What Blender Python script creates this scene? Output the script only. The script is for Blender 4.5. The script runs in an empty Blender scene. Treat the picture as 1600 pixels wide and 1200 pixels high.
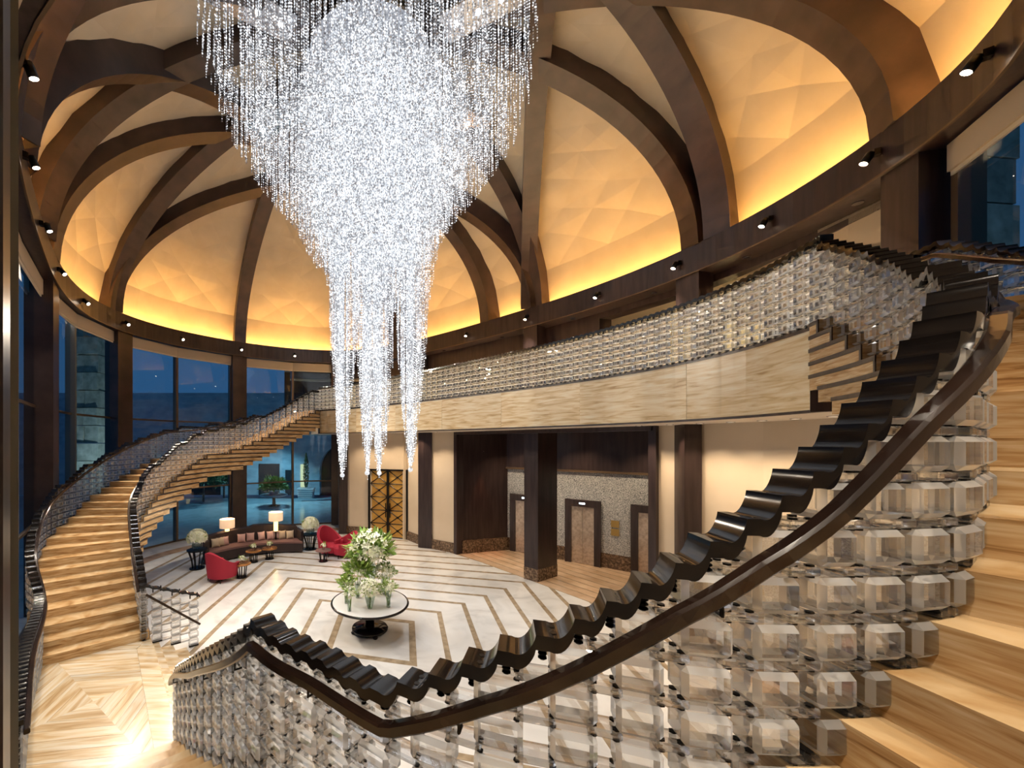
import bpy, bmesh, math, random
import numpy as np
from mathutils import Vector, Matrix
random.seed(7)
rng = np.random.default_rng(11)
SC = bpy.context.scene
COL = SC.collection

# ------------------------------------------------------------------ camera
F, CX, HOR, EYE = 620.0, 600.0, 690.0, 4.7
cam_d = bpy.data.cameras.new('camera')
cam = bpy.data.objects.new('camera', cam_d); COL.objects.link(cam)
cam.location = (0, 0, EYE); cam.rotation_euler = (math.pi/2, 0, 0)
cam_d.sensor_width = 36; cam_d.lens = 36*F/1600
cam_d.shift_x = (800-CX)/1600; cam_d.shift_y = (HOR-600)/1600
cam_d.clip_start = .05; cam_d.clip_end = 400
SC.camera = cam

# ------------------------------------------------------------------ world, exposure
W = bpy.data.worlds.new('dusk_sky'); SC.world = W; W.use_nodes = True
bg = W.node_tree.nodes['Background']
bg.inputs[0].default_value = (.09, .26, .52, 1); bg.inputs[1].default_value = .42
vs = SC.view_settings
vs.view_transform = 'Standard'; vs.look = 'None'; vs.gamma = 1; vs.exposure = .1
vs.use_curve_mapping = False
cy = SC.cycles
cy.max_bounces = 9; cy.transmission_bounces = 8; cy.transparent_max_bounces = 18
cy.use_adaptive_sampling = True; cy.adaptive_threshold = .06; cy.adaptive_min_samples = 16
cy.diffuse_bounces = 3; cy.glossy_bounces = 3
cy.caustics_reflective = False; cy.caustics_refractive = False
cy.use_denoising = True
cy.sample_clamp_indirect = 6

# light levels
P_SPOT, P_COVE, P_CHAND, P_DOWN, P_BACK, P_RAIL = 1150, 60, 520, 115, 600, 300

# ------------------------------------------------------------------ materials
def new_mat(name):
    m = bpy.data.materials.new(name); m.use_nodes = True
    nt = m.node_tree; return m, nt, nt.nodes['Principled BSDF']
def plain(name, col, rough=.5, metal=0., coat=0., emit=None, es=0.):
    m, nt, b = new_mat(name)
    b.inputs['Base Color'].default_value = (*col, 1)
    b.inputs['Roughness'].default_value = rough; b.inputs['Metallic'].default_value = metal
    b.inputs['Coat Weight'].default_value = coat
    if emit:
        b.inputs['Emission Color'].default_value = (*emit, 1); b.inputs['Emission Strength'].default_value = es
    return m
def noisy(name, cols, scale=(1, 1, 1), rough=.4, nscale=4., detail=6., bump=0., coords='Object', metal=0., distort=0., pos=None):
    m, nt, b = new_mat(name); N = nt.nodes; L = nt.links
    tc = N.new('ShaderNodeTexCoord'); mp = N.new('ShaderNodeMapping'); mp.inputs['Scale'].default_value = scale
    nz = N.new('ShaderNodeTexNoise'); nz.inputs['Scale'].default_value = nscale; nz.inputs['Detail'].default_value = detail
    nz.inputs['Distortion'].default_value = distort
    rp = N.new('ShaderNodeValToRGB'); cr = rp.color_ramp
    k = len(cols)
    ps = pos or [.3+.4*i/(k-1) for i in range(k)]
    cr.elements[0].position = ps[0]; cr.elements[0].color = (*cols[0], 1)
    cr.elements[1].position = ps[-1]; cr.elements[1].color = (*cols[-1], 1)
    for c, p in zip(cols[1:-1], ps[1:-1]):
        e = cr.elements.new(p); e.color = (*c, 1)
    L.new(tc.outputs[coords], mp.inputs[0]); L.new(mp.outputs[0], nz.inputs[0]); L.new(nz.outputs[0], rp.inputs[0])
    L.new(rp.outputs[0], b.inputs['Base Color'])
    b.inputs['Roughness'].default_value = rough; b.inputs['Metallic'].default_value = metal
    if bump:
        bp = N.new('ShaderNodeBump'); bp.inputs['Strength'].default_value = bump; bp.inputs['Distance'].default_value = .02
        L.new(nz.outputs[0], bp.inputs['Height']); L.new(bp.outputs[0], b.inputs['Normal'])
    return m
def crystal_mat(name, clear=.4, tint=(1, 1, 1), ior=1.52, milk=0.):
    m, nt, b = new_mat(name); N = nt.nodes; L = nt.links; N.remove(b)
    g = N.new('ShaderNodeBsdfGlass'); g.inputs['IOR'].default_value = ior; g.inputs['Roughness'].default_value = 0
    g.inputs['Color'].default_value = (*tint, 1)
    t = N.new('ShaderNodeBsdfTransparent'); t.inputs['Color'].default_value = (*tint, 1)
    mx = N.new('ShaderNodeMixShader'); mx.inputs[0].default_value = clear
    L.new(g.outputs[0], mx.inputs[1]); L.new(t.outputs[0], mx.inputs[2]); last = mx
    if milk:
        d = N.new('ShaderNodeBsdfDiffuse'); d.inputs['Color'].default_value = (.95, .96, .97, 1)
        tl = N.new('ShaderNodeBsdfTranslucent'); tl.inputs['Color'].default_value = (.95, .96, .97, 1)
        m2 = N.new('ShaderNodeMixShader'); m2.inputs[0].default_value = .5; L.new(d.outputs[0], m2.inputs[1]); L.new(tl.outputs[0], m2.inputs[2])
        m3 = N.new('ShaderNodeMixShader'); m3.inputs[0].default_value = milk; L.new(mx.outputs[0], m3.inputs[1]); L.new(m2.outputs[0], m3.inputs[2]); last = m3
    L.new(last.outputs[0], N['Material Output'].inputs[0]); return m
def pane_mat(name, tint=(.8, .88, .92), ior=1.5, k=1.0):
    m, nt, b = new_mat(name); N = nt.nodes; L = nt.links; N.remove(b)
    t = N.new('ShaderNodeBsdfTransparent'); t.inputs['Color'].default_value = (*tint, 1)
    g = N.new('ShaderNodeBsdfGlossy'); g.inputs['Roughness'].default_value = .0
    g.inputs['Color'].default_value = (k, k, k, 1)
    fr = N.new('ShaderNodeFresnel'); fr.inputs['IOR'].default_value = ior
    mx = N.new('ShaderNodeMixShader')
    ge = N.new('ShaderNodeNewGeometry'); su = N.new('ShaderNodeMath'); su.operation = 'SUBTRACT'; su.inputs[0].default_value = 1; mu = N.new('ShaderNodeMath'); mu.operation = 'MULTIPLY'
    L.new(ge.outputs['Backfacing'], su.inputs[1]); L.new(su.outputs[0], mu.inputs[0]); L.new(fr.outputs[0], mu.inputs[1])
    L.new(mu.outputs[0], mx.inputs[0]); L.new(t.outputs[0], mx.inputs[1]); L.new(g.outputs[0], mx.inputs[2])
    L.new(mx.outputs[0], N['Material Output'].inputs[0]); return m

def vary(m, lo=.86, hi=1.10):
    nt = m.node_tree; b = nt.nodes['Principled BSDF']; src = b.inputs['Base Color'].links[0].from_socket
    oi = nt.nodes.new('ShaderNodeObjectInfo'); mr = nt.nodes.new('ShaderNodeMapRange'); mr.inputs[3].default_value = lo; mr.inputs[4].default_value = hi
    mx = nt.nodes.new('ShaderNodeVectorMath'); mx.operation = 'SCALE'
    nt.links.new(oi.outputs['Random'], mr.inputs[0]); nt.links.new(src, mx.inputs[0]); nt.links.new(mr.outputs[0], mx.inputs['Scale']); nt.links.new(mx.outputs[0], b.inputs['Base Color'])
    for n in nt.nodes:
        if n.type == 'MAPPING':
            cmb = nt.nodes.new('ShaderNodeVectorMath'); cmb.operation = 'SCALE'; cmb.inputs[0].default_value = (37, 23, 11)
            nt.links.new(oi.outputs['Random'], cmb.inputs['Scale']); nt.links.new(cmb.outputs[0], n.inputs['Location'])
    return m
M = {}
M['marble'] = noisy('white_marble', [(.52, .505, .49), (.66, .645, .62), (.71, .70, .68)], (1, 1, 1), .16, .9, 7, distort=1.5)
M['inlay'] = noisy('brown_marble_inlay', [(.22, .16, .10), (.42, .33, .22)], (1, 1, 1), .18, 5, 6)
M['border'] = noisy('tan_marble_border', [(.30, .19, .11), (.48, .33, .21)], (1, 1, 1), .18, 3, 6)
M['trav'] = noisy('travertine', [(.46, .28, .12), (.70, .52, .28), (.80, .65, .42), (.87, .77, .58)], (.7, .7, 7), .28, 2.2, 8, distort=.6, pos=[.28, .42, .53, .68])
M['trav_tread'] = noisy('travertine_stair', [(.26, .135, .05), (.47, .285, .125), (.58, .40, .21), (.68, .52, .33)], (1.2, 1.2, 14), .25, 2.0, 8, distort=.8, pos=[.28, .42, .54, .7])
M['trav_light'] = noisy('travertine_landing', [(.34, .21, .09), (.50, .36, .20), (.57, .47, .33), (.62, .56, .46)], (.7, 6, 1), .22, 1.6, 8, distort=.6, pos=[.28, .42, .54, .7])
M['wood'] = noisy('dark_wood', [(.020, .012, .012), (.048, .030, .029)], (1.5, 1.5, .15), .32, 6, 5)
M['rib'] = noisy('rib_wood', [(.032, .019, .016), (.070, .042, .035)], (.6, .6, .6), .34, 3, 5)
M['dome'] = noisy('dome_fabric', [(.66, .55, .40), (.74, .63, .48)], (1, 1, 1), .55, 1.2, 4)
M['cream'] = noisy('cream_wall', [(.60, .49, .36), (.66, .55, .42)], (1, 1, 1), .5, 1.0, 3)
M['soffit'] = plain('soffit_paint', (.70, .62, .52), .6)
M['black'] = noisy('black_lacquer', [(.005, .0045, .005), (.012, .009, .008)], (1, 1, 1), .13, 4, 3)
M['black'].node_tree.nodes['Principled BSDF'].inputs['Specular IOR Level'].default_value = .35
M['brown_lacq'] = noisy('brown_lacquer', [(.010, .006, .005), (.030, .015, .010)], (1, 1, 1), .16, 3, 3)
M['metal'] = plain('black_metal', (.012, .011, .011), .3, .6)
M['crystal'] = crystal_mat('crystal_glass', .36, (.99, .995, .995), 1.47, .02)
M['crystal_edge'] = crystal_mat('crystal_bevel_highlight', .22, (.99, .995, .995), 1.5, .33)  # milky white bevels imitate bright highlights along the crystal edges
M['pane'] = pane_mat('window_pane', (.72, .84, .92), 1.55)
M['frame'] = plain('bronze_frame', (.13, .085, .05), .4, .35)
M['blind'] = plain('blind_fabric', (.55, .46, .36), .7)
M['alu'] = plain('mullion_paint', (.16, .16, .14), .5)
M['base'] = noisy('dark_emperador', [(.035, .022, .015), (.12, .075, .045), (.30, .20, .13)], (1, 1, 1), .2, 14, 8)
M['mosaic'] = noisy('speckled_stone', [(.10, .11, .12), (.36, .37, .38), (.62, .62, .62)], (1, 1, 1), .3, 42, 2, pos=[.38, .5, .62])
M['gold'] = noisy('gold_panel', [(.50, .25, .045), (.72, .42, .10)], (1, 1, 1), .32, 2, 3, metal=.25)
M['lift'] = noisy('lift_door_steel', [(.42, .33, .26), (.66, .56, .47)], (1, 1, 1), .3, 9, 2, metal=.6)
M['red'] = plain('crimson_velvet', (.33, .010, .032), .75)
M['darkvelvet'] = plain('dark_brown_velvet', (.030, .017, .016), .8)
M['seat'] = plain('mauve_seat', (.17, .085, .075), .75)
M['cush'] = plain('pink_cushion', (.52, .33, .30), .8)
M['cush2'] = plain('champagne_cushion', (.48, .38, .27), .7)
M['copper'] = plain('copper_top', (.36, .16, .05), .25, .6)
M['shade'] = plain('lamp_shade', (.8, .6, .42), .7, emit=(1, .62, .36), es=.55)
M['glow'] = plain('lamp_glow', (1, .9, .5), .5, emit=(1, .82, .30), es=2.2)
M['leaf'] = noisy('leaf_green', [(.10, .22, .03), (.40, .52, .12)], (1, 1, 1), .5, 6, 2)
M['petal'] = noisy('white_petal', [(.72, .75, .48), (.90, .90, .80)], (1, 1, 1), .5, 9, 2)
M['vase'] = crystal_mat('vase_glass', .6, (.93, .97, .94))
M['lens_soft'] = plain('soft_lens', (1, .9, .8), .3, emit=(1, .8, .6), es=1.2)
M['lens'] = plain('spot_lens', (1, .9, .8), .3, emit=(1, .80, .60), es=22)
M['led'] = plain('cove_led', (1, .7, .3), .5, emit=(1, .52, .14), es=P_COVE)
M['chand_led'] = plain('chandelier_led', (1, 1, 1), .5, emit=(.92, .96, 1), es=5)
M['steel'] = plain('polished_steel', (.5, .5, .52), .15, 1)
M['stone'] = noisy('courtyard_stone', [(.28, .33, .37), (.45, .50, .54)], (1, 1, 2), .8, 1.2, 7)
M['paving'] = noisy('courtyard_paving', [(.24, .28, .30), (.36, .40, .42)], (1, 1, 1), .5, .5, 5)
M['green_stone'] = noisy('rustic_stone', [(.20, .20, .14), (.42, .40, .30)], (1, 1, 1), .85, 3, 6)
M['hedge'] = noisy('hedge_leaf', [(.015, .045, .015), (.07, .14, .05)], (1, 1, 1), .6, 5, 3)
M['void'] = plain('opening_shade', (.012, .012, .016), .6)  # near-black colour stands in for the shade inside openings
M['white_top'] = plain('white_stone_top', (.78, .78, .78), .12)
M['sign'] = plain('brass_sign', (.45, .30, .10), .35, .8)
M['num'] = plain('floor_display', (.9, .95, 1), .4, emit=(.75, .9, 1), es=4)
M['shop'] = plain('lit_room', (.6, .5, .3), .6, emit=(1, .72, .30), es=.8)
M['peach'] = noisy('peach_marble', [(.50, .33, .20), (.66, .48, .33)], (1, 1, 1), .2, 2, 6)

for k_ in ('trav_tread', 'trav_light', 'peach', 'green_stone', 'trav'): vary(M[k_])
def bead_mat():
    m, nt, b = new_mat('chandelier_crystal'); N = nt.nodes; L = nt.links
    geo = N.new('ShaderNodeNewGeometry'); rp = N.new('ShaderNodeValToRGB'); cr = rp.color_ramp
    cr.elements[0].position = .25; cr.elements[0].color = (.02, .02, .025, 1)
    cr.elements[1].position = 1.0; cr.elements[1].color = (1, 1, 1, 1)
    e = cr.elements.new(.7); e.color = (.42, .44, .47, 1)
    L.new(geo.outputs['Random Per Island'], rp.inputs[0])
    L.new(rp.outputs[0], b.inputs['Emission Color']); b.inputs['Emission Strength'].default_value = .95  # random glow per bead imitates lamp light scattered by the crystals
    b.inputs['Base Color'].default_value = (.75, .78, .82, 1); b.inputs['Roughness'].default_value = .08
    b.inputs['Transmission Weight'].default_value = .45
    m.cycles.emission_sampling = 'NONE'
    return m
M['bead'] = bead_mat()

# ------------------------------------------------------------------ mesh helpers
class MB:
    def __init__(s): s.v = []; s.f = []
    def add(s, vs, fs):
        o = len(s.v); s.v += [tuple(map(float, v)) for v in vs]; s.f += [tuple(i+o for i in f) for f in fs]; return s
    def box(s, c, size, rot=0.):
        x, y, z = [k/2 for k in size]; cr, sr = math.cos(rot), math.sin(rot); P = []
        for dx, dy, dz in ((-x,-y,-z),(x,-y,-z),(x,y,-z),(-x,y,-z),(-x,-y,z),(x,-y,z),(x,y,z),(-x,y,z)):
            P.append((c[0]+dx*cr-dy*sr, c[1]+dx*sr+dy*cr, c[2]+dz))
        return s.add(P, [(0,3,2,1),(4,5,6,7),(0,1,5,4),(1,2,6,5),(2,3,7,6),(3,0,4,7)])
    def beam(s, a, b, z0, z1, th, side=0.):
        """upright slab along plan line a-b; thickness th, shifted by side along left normal"""
        a = np.array(a[:2], float); b = np.array(b[:2], float); t = (b-a)/max(np.linalg.norm(b-a), 1e-6); n = np.array((-t[1], t[0]))
        q = [a+n*(side-th/2), b+n*(side-th/2), b+n*(side+th/2), a+n*(side+th/2)]
        return s.prism(q, z0, z1)
    def prism(s, poly, z0, z1):
        n = len(poly); P = [(p[0], p[1], z0) for p in poly]+[(p[0], p[1], z1) for p in poly]
        return s.add(P, [tuple(range(n-1, -1, -1)), tuple(range(n, 2*n))]+[(i, (i+1) % n, n+(i+1) % n, n+i) for i in range(n)])
    def strip(s, A, B, z0, z1):
        """solid between two plan polylines of the same length"""
        n = len(A); P = []
        for k in range(n):
            P += [(*A[k][:2], z0), (*B[k][:2], z0), (*B[k][:2], z1), (*A[k][:2], z1)]
        fs = [(0, 1, 2, 3), (4*n-1, 4*n-2, 4*n-3, 4*n-4)]
        for k in range(n-1):
            a, b = 4*k, 4*k+4
            for i in range(4): fs.append((a+i, b+i, b+(i+1) % 4, a+(i+1) % 4))
        return s.add(P, fs)
    def sweep(s, pts, secs, closed=False):
        """pts: list of 3D section vertex lists (same count)"""
        n = len(pts); m = len(pts[0]); P = [p for r in pts for p in r]; fs = []
        for k in range(n if closed else n-1):
            a = k*m; b = ((k+1) % n)*m
            for i in range(m): fs.append((a+i, a+(i+1) % m, b+(i+1) % m, b+i))
        if not closed: fs += [tuple(range(m-1, -1, -1)), tuple(range((n-1)*m, n*m))]
        return s.add(P, fs)
    def tube(s, pts, r, k=8):
        pts = [np.array(p, float) for p in pts]; R = []
        for i, p in enumerate(pts):
            t = pts[min(i+1, len(pts)-1)]-pts[max(i-1, 0)]; t /= max(np.linalg.norm(t), 1e-9)
            u = np.cross(t, (0, 0, 1)) if abs(t[2]) < .95 else np.cross(t, (1, 0, 0)); u /= np.linalg.norm(u); w = np.cross(u, t)
            rr = r[i] if isinstance(r, (list, tuple)) else r
            R.append([tuple(p+rr*(math.cos(a)*u+math.sin(a)*w)) for a in [2*math.pi*j/k for j in range(k)]])
        return s.sweep(R, None)
    def lathe(s, prof, c=(0, 0, 0), k=16, cap=True):
        P = []; n = len(prof)
        for r, z in prof:
            for j in range(k):
                a = 2*math.pi*j/k; P.append((c[0]+r*math.cos(a), c[1]+r*math.sin(a), c[2]+z))
        fs = []
        for i in range(n-1):
            for j in range(k): fs.append((i*k+j, i*k+(j+1) % k, (i+1)*k+(j+1) % k, (i+1)*k+j))
        if cap: fs += [tuple(range(k-1, -1, -1)), tuple(range((n-1)*k, n*k))]
        return s.add(P, fs)
    def ell(s, c, r, k=8, j=6, jit=0.):
        P = []; fs = []
        for i in range(j+1):
            ph = math.pi*i/j
            for q in range(k):
                a = 2*math.pi*q/k; jj = 1+random.uniform(-jit, jit)
                P.append((c[0]+r[0]*math.sin(ph)*math.cos(a)*jj, c[1]+r[1]*math.sin(ph)*math.sin(a)*jj, c[2]+r[2]*math.cos(ph)*jj))
        for i in range(j):
            for q in range(k): fs.append((i*k+q, (i+1)*k+q, (i+1)*k+(q+1) % k, i*k+(q+1) % k))
        return s.add(P, fs)
    def mesh(s, name, mat, smooth=False):
        me = bpy.data.meshes.new(name); me.from_pydata(s.v, [], s.f); me.update()
        if mat is not None: me.materials.append(M[mat] if isinstance(mat, str) else mat)
        if smooth: me.polygons.foreach_set('use_smooth', [True]*len(me.polygons))
        return me
    def build(s, name, mat, parent=None, smooth=False, origin=None, kind=None):
        if origin is None and s.v:
            a = np.array(s.v); origin = ((a[:, 0].min()+a[:, 0].max())/2, (a[:, 1].min()+a[:, 1].max())/2, a[:, 2].min())
        ox, oy, oz = origin
        s.v = [(x-ox, y-oy, z-oz) for x, y, z in s.v]
        o = link(name, s.mesh(name, mat, smooth), parent, origin)
        if kind: o['kind'] = kind
        return o
def link(name, me, parent=None, loc=(0, 0, 0), rotz=0.):
    o = bpy.data.objects.new(name, me); COL.objects.link(o)
    if parent is not None:
        o.parent = parent; pl = world_loc(parent)
        o.location = (loc[0]-pl[0], loc[1]-pl[1], loc[2]-pl[2])
    else: o.location = loc
    o.rotation_euler = (0, 0, rotz); return o
def world_loc(o):
    x = np.array(o.location)
    while o.parent is not None:
        o = o.parent; x = x+np.array(o.location)
    return x
def tag(o, label, cat, group=None):
    o['label'] = label; o['category'] = cat
    if group: o['group'] = group
    return o
def thing(name, loc, label=None, cat=None, group=None):
    o = bpy.data.objects.new(name, None); COL.objects.link(o); o.location = loc; o.empty_display_size = .2
    if label: tag(o, label, cat, group)
    return o
def struct(o):
    o['kind'] = 'structure'; return o
def smooth_shade(o, ang=35):
    o.data.polygons.foreach_set('use_smooth', [True]*len(o.data.polygons))
    try: o.data.set_sharp_from_angle(angle=math.radians(ang))
    except Exception: pass
    return o
def at(px, py, z):
    """point at height z seen at pixel px, py of the photograph"""
    d = F*(EYE-z)/(py-HOR); return np.array(((px-CX)/F*d, d, z))

# ------------------------------------------------------------------ plan curve of the oval room
K = 4.8/4.5
HB = EYE+4.8                      # mid height of the ring beam
CXr = np.array([-0.563, 5.906, 6.192, 0.17, -0.167, -0.448, -0.169, 0.15, 0.184])*K
CYr = np.array([10.891, 4.285, -7.845, -0.513, -0.6, -0.231, 0.023, -0.084, 0.08])*K
RC = np.array((CXr[0], CYr[0]))
def ring(t, off=0.):
    th = t*2*math.pi/12; b = [1]
    for k in range(1, 5): b += [math.cos(k*th), math.sin(k*th)]
    b = np.array(b); p = np.array((b@CXr, b@CYr)); q = p-RC
    return RC+q*(1+off/np.linalg.norm(q))
_T = np.arange(0, 12, .02); _R = np.array([ring(t) for t in _T])-RC
_a = np.arctan2(_R[:, 1], _R[:, 0]); _o = np.argsort(_a); _a = _a[_o]; _r = np.hypot(_R[:, 0], _R[:, 1])[_o]
HD = 5.0*K
def dome_z(x, y):
    a = math.atan2(y-RC[1], x-RC[0]); s = math.hypot(x-RC[0], y-RC[1])/np.interp(a, _a, _r, period=2*math.pi)
    return HB+.32+HD*math.sqrt(max(0, 1-min(s, 1)**2))

# ------------------------------------------------------------------ dome
ceil = struct(thing('ceiling', (RC[0], RC[1], HB)))
def dome_panels():
    zones = [(1.0, .86), (.86, .66), (.66, .40), (.40, .0)]
    for k in range(12):
        for zi, (s0, s1) in enumerate(zones):
            nu, nv = 6, 4; mb = MB(); P = []
            for j in range(nv+1):
                s = s0+(s1-s0)*j/nv
                for i in range(nu+1):
                    t = k+i/nu; p = ring(t, .62); q = RC+(p-RC)*s
                    push = .04 if ((i+j) % 2 and 0 < i < nu and 0 < j < nv) else 0.
                    z = HB+.10+(HD+.72)*math.sqrt(max(0, 1-s*s))
                    if s < .999:
                        pass
                    P.append((q[0]*(1-push*.1)+RC[0]*push*.1, q[1]*(1-push*.1)+RC[1]*push*.1, z-push))
            fs = []
            for j in range(nv):
                for i in range(nu):
                    a = j*(nu+1)+i; b, c, d = a+1, a+nu+2, a+nu+1
                    if (i+j) % 2: fs += [(a, b, d), (b, c, d)]
                    else: fs += [(a, b, c), (a, c, d)]
            mb.add(P, fs); mb.build('dome_panel', 'dome', ceil)
dome_panels()
def rib(t0, t1, w=.56, h=.62):
    A, B = ring(t0, .02), ring(t1, .02); d = (B-A)/np.linalg.norm(B-A); n = np.array((-d[1], d[0]))*w/2; secs = []
    for i in range(57):
        u = .5-.5*math.cos(math.pi*i/56); p = A+(B-A)*u; z = dome_z(*p)
        # direction of the arch for a radial depth
        e = 1e-3; q = A+(B-A)*min(u+e, 1); r = A+(B-A)*max(u-e, 0)
        L = np.linalg.norm(q-r); sl = (dome_z(*q)-dome_z(*r))/max(L, 1e-6); sl = max(-6, min(6, sl))
        nn = math.hypot(1, sl); off = d*(-sl/nn)*h; dz = h/nn
        a, b = p-n, p+n
        secs.append([(a[0], a[1], z), (b[0], b[1], z), (b[0]+off[0], b[1]+off[1], z+dz), (a[0]+off[0], a[1]+off[1], z+dz)])
    MB().sweep(secs, None).build('rib', 'rib', ceil)
for a, b in [(0, 4), (.05, 5.95), (0, 7.9), (1.05, 6.75), (1.2, 5.2), (2.0, 7.9), (3.7, 9.0), (7.0, 11.65), (6.25, 10.7), (6.0, 3.5), (10, 4.3), (10.9, 5.2)]:
    rib(a, b)
# ring beam with a light cove behind it
def closed_sweep(name, mat, parent, prof, step=.1):
    secs = []
    for t in np.arange(0, 12-1e-6, step):
        secs.append([(*ring(t, o), z) for o, z in prof])
    return MB().sweep(secs, None, True).build(name, mat, parent)
beam = struct(closed_sweep('trim_1', 'wood', None, [(0, HB-.36), (0, HB+.34), (.09, HB+.34), (.09, HB-.2), (.75, HB-.2), (.75, HB-.36)]))
closed_sweep('beam_lip', 'frame', beam, [(-.025, HB-.385), (-.025, HB-.355), (.01, HB-.355), (.01, HB-.385)])
closed_sweep('cove_light', 'led', beam, [(.22, HB-.17), (.22, HB-.13), (.42, HB-.13), (.42, HB-.17)])
closed_sweep('cove_back', 'dome', beam, [(.70, HB-.2), (.70, HB+.25), (.78, HB+.25), (.78, HB-.2)])

# ------------------------------------------------------------------ spotlights on the ring beam
def spot_aim(loc, target, energy, size=math.radians(92), col=(1, .86, .69), rad=.05, blend=.6, name='spot_lamp', parent=None):
    l = bpy.data.lights.new(name, 'SPOT'); l.energy = energy; l.spot_size = size; l.spot_blend = blend; l.color = col; l.shadow_soft_size = rad
    o = bpy.data.objects.new(name, l); COL.objects.link(o)
    d = Vector(target)-Vector(loc); o.rotation_euler = d.to_track_quat('-Z', 'Y').to_euler()
    if parent is not None:
        o.parent = parent; o.location = Vector(loc)-Vector(world_loc(parent))
    else: o.location = loc
    return o
ORD = ['first', 'second', 'third', 'fourth', 'fifth', 'sixth', 'seventh', 'eighth', 'ninth', 'tenth']
seen_t = [-6.5+.5*i for i in range(19)]
for i, t in enumerate(list(seen_t)+[3, 3.5, 4, 4.5, 5]):
    p = ring(t, -.0); inn = (RC-p)/np.linalg.norm(RC-p)
    if i >= 19: lab = None
    elif i < 10: lab = 'small warm spotlight on the ring beam, %s from the left edge' % ORD[i]
    else: lab = 'small warm spotlight on the ring beam, %s from the right edge' % ORD[18-i]
    if lab is None: continue
    c = np.array((*(p+inn*.16), HB-.06))
    r = tag(thing('spotlight', c), lab, 'spotlight', 'spotlights around the ring beam')
    MB().box((p[0]+inn[0]*.05, p[1]+inn[1]*.05, HB+.02), (.08, .10, .10), math.atan2(inn[1], inn[0])).build('bracket', 'metal', r)
    tgt = np.array((*(p+(RC-p)*(.95 if -5.2 < t < -2.9 else .55)), 0.)); ax = (tgt-c)/np.linalg.norm(tgt-c)
    MB().tube([c-ax*.10, c+ax*.07], .062, 12).build('housing', 'metal', r, True)
    MB().tube([c+ax*.066, c+ax*.074], .052, 12).build('lens', 'lens', r)
    spot_aim(c+ax*.09, tgt, P_SPOT*(.4 if t < -5.2 else .75 if t > 2.2 else 1), parent=r)

# ------------------------------------------------------------------ lobby floor
floor_o = struct(MB().prism([tuple(ring(t, 9.5)) for t in np.arange(0, 12, .2)][::1], -.3, -.02).build('floor', 'marble'))
cen = np.array((-.27, 9.6)); U = np.array((.052, 1.0)); V = np.array((.97, -.24))
def fl(a, c): return cen+V*a+U*c
def lobby_r(t): return ring(t, -1.35)
BORD = [lobby_r(t) for t in np.arange(0, 12, .1)]
BA = np.array([(math.atan2(p[1]-RC[1], p[0]-RC[0]), np.hypot(*(p-RC))) for p in BORD]); _bo = np.argsort(BA[:, 0]); BA = BA[_bo]
def inside(p, off=0.):
    q = p-RC; return np.hypot(*q) < np.interp(math.atan2(q[1], q[0]), BA[:, 0], BA[:, 1], period=2*math.pi)+off
def clip_len(p0, p1):
    """part of segment inside the lobby border"""
    us = np.linspace(0, 1, 81); ok = [u for u in us if inside(p0+(p1-p0)*u)]
    return (min(ok), max(ok)) if len(ok) > 2 else None
MB().prism([tuple(p) for p in BORD], -.02, -.004).build('marble_field', 'marble', floor_o)
secs = MB().strip([tuple(ring(t, -1.35)) for t in np.arange(0, 12.01, .1)], [tuple(ring(t, -.75)) for t in np.arange(0, 12.01, .1)], -.02, .0).build('border_band', 'border', floor_o)
for k in range(12):
    h = 1.05+.765*k; wd = .13 if k else .16
    sides = [((h, -h), (h, h)), ((h, h), (-h, h)), ((-h, h), (-h, -h)), ((-h, -h), (h, -h))]
    for (a0, c0), (a1, c1) in sides:
        P0, P1 = fl(a0, c0), fl(a1, c1); cl = clip_len(P0, P1)
        if not cl: continue
        dx = np.array((np.sign(a1-a0), np.sign(c1-c0))); nx = np.array((-dx[1], dx[0]))   # inward
        def pt(u, inn):
            a = a0+(a1-a0)*u; c = c0+(c1-c0)*u
            k0 = inn if u <= .001 else 0; k1 = inn if u >= .999 else 0
            a += nx[0]*inn+dx[0]*(k0-k1); c += nx[1]*inn+dx[1]*(k0-k1); return tuple(fl(a, c))
        u0, u1 = cl
        MB().prism([pt(u0, 0), pt(u1, 0), pt(u1, wd), pt(u0, wd)], -.01, .0).build('inlay_strip', 'inlay', floor_o)

# ------------------------------------------------------------------ generic path tools
class Path:
    def __init__(s, ctrl, n=24):
        c = np.array(ctrl, float); pts = []
        for i in range(len(c)-1):
            p0, p1, p2, p3 = c[max(i-1, 0)], c[i], c[i+1], c[min(i+2, len(c)-1)]
            for j in range(n):
                u = j/n
                q = .5*((2*p1)+(-p0+p2)*u+(2*p0-5*p1+4*p2-p3)*u*u+(-p0+3*p1-3*p2+p3)*u**3)
                q[2] = p1[2]+(p2[2]-p1[2])*u
                pts.append(q)
        pts.append(c[-1]); s.p = np.array(pts)
        s.s = np.concatenate([[0], np.cumsum(np.hypot(*np.diff(s.p[:, :2], axis=0).T))]); s.L = s.s[-1]
    def at(s, u):
        u = min(max(u, 0), s.L); return np.array([np.interp(u, s.s, s.p[:, i]) for i in range(3)])
    def tan(s, u, e=.12):
        d = s.at(u+e)[:2]-s.at(u-e)[:2]; return d/np.linalg.norm(d)
    def nor(s, u, side):
        t = s.tan(u); return side*np.array((t[1], -t[0]))       # side=+1: right of travel
RISE = .17
ZL, ZM, ZU = .47, 2.34, 6.25

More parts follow.
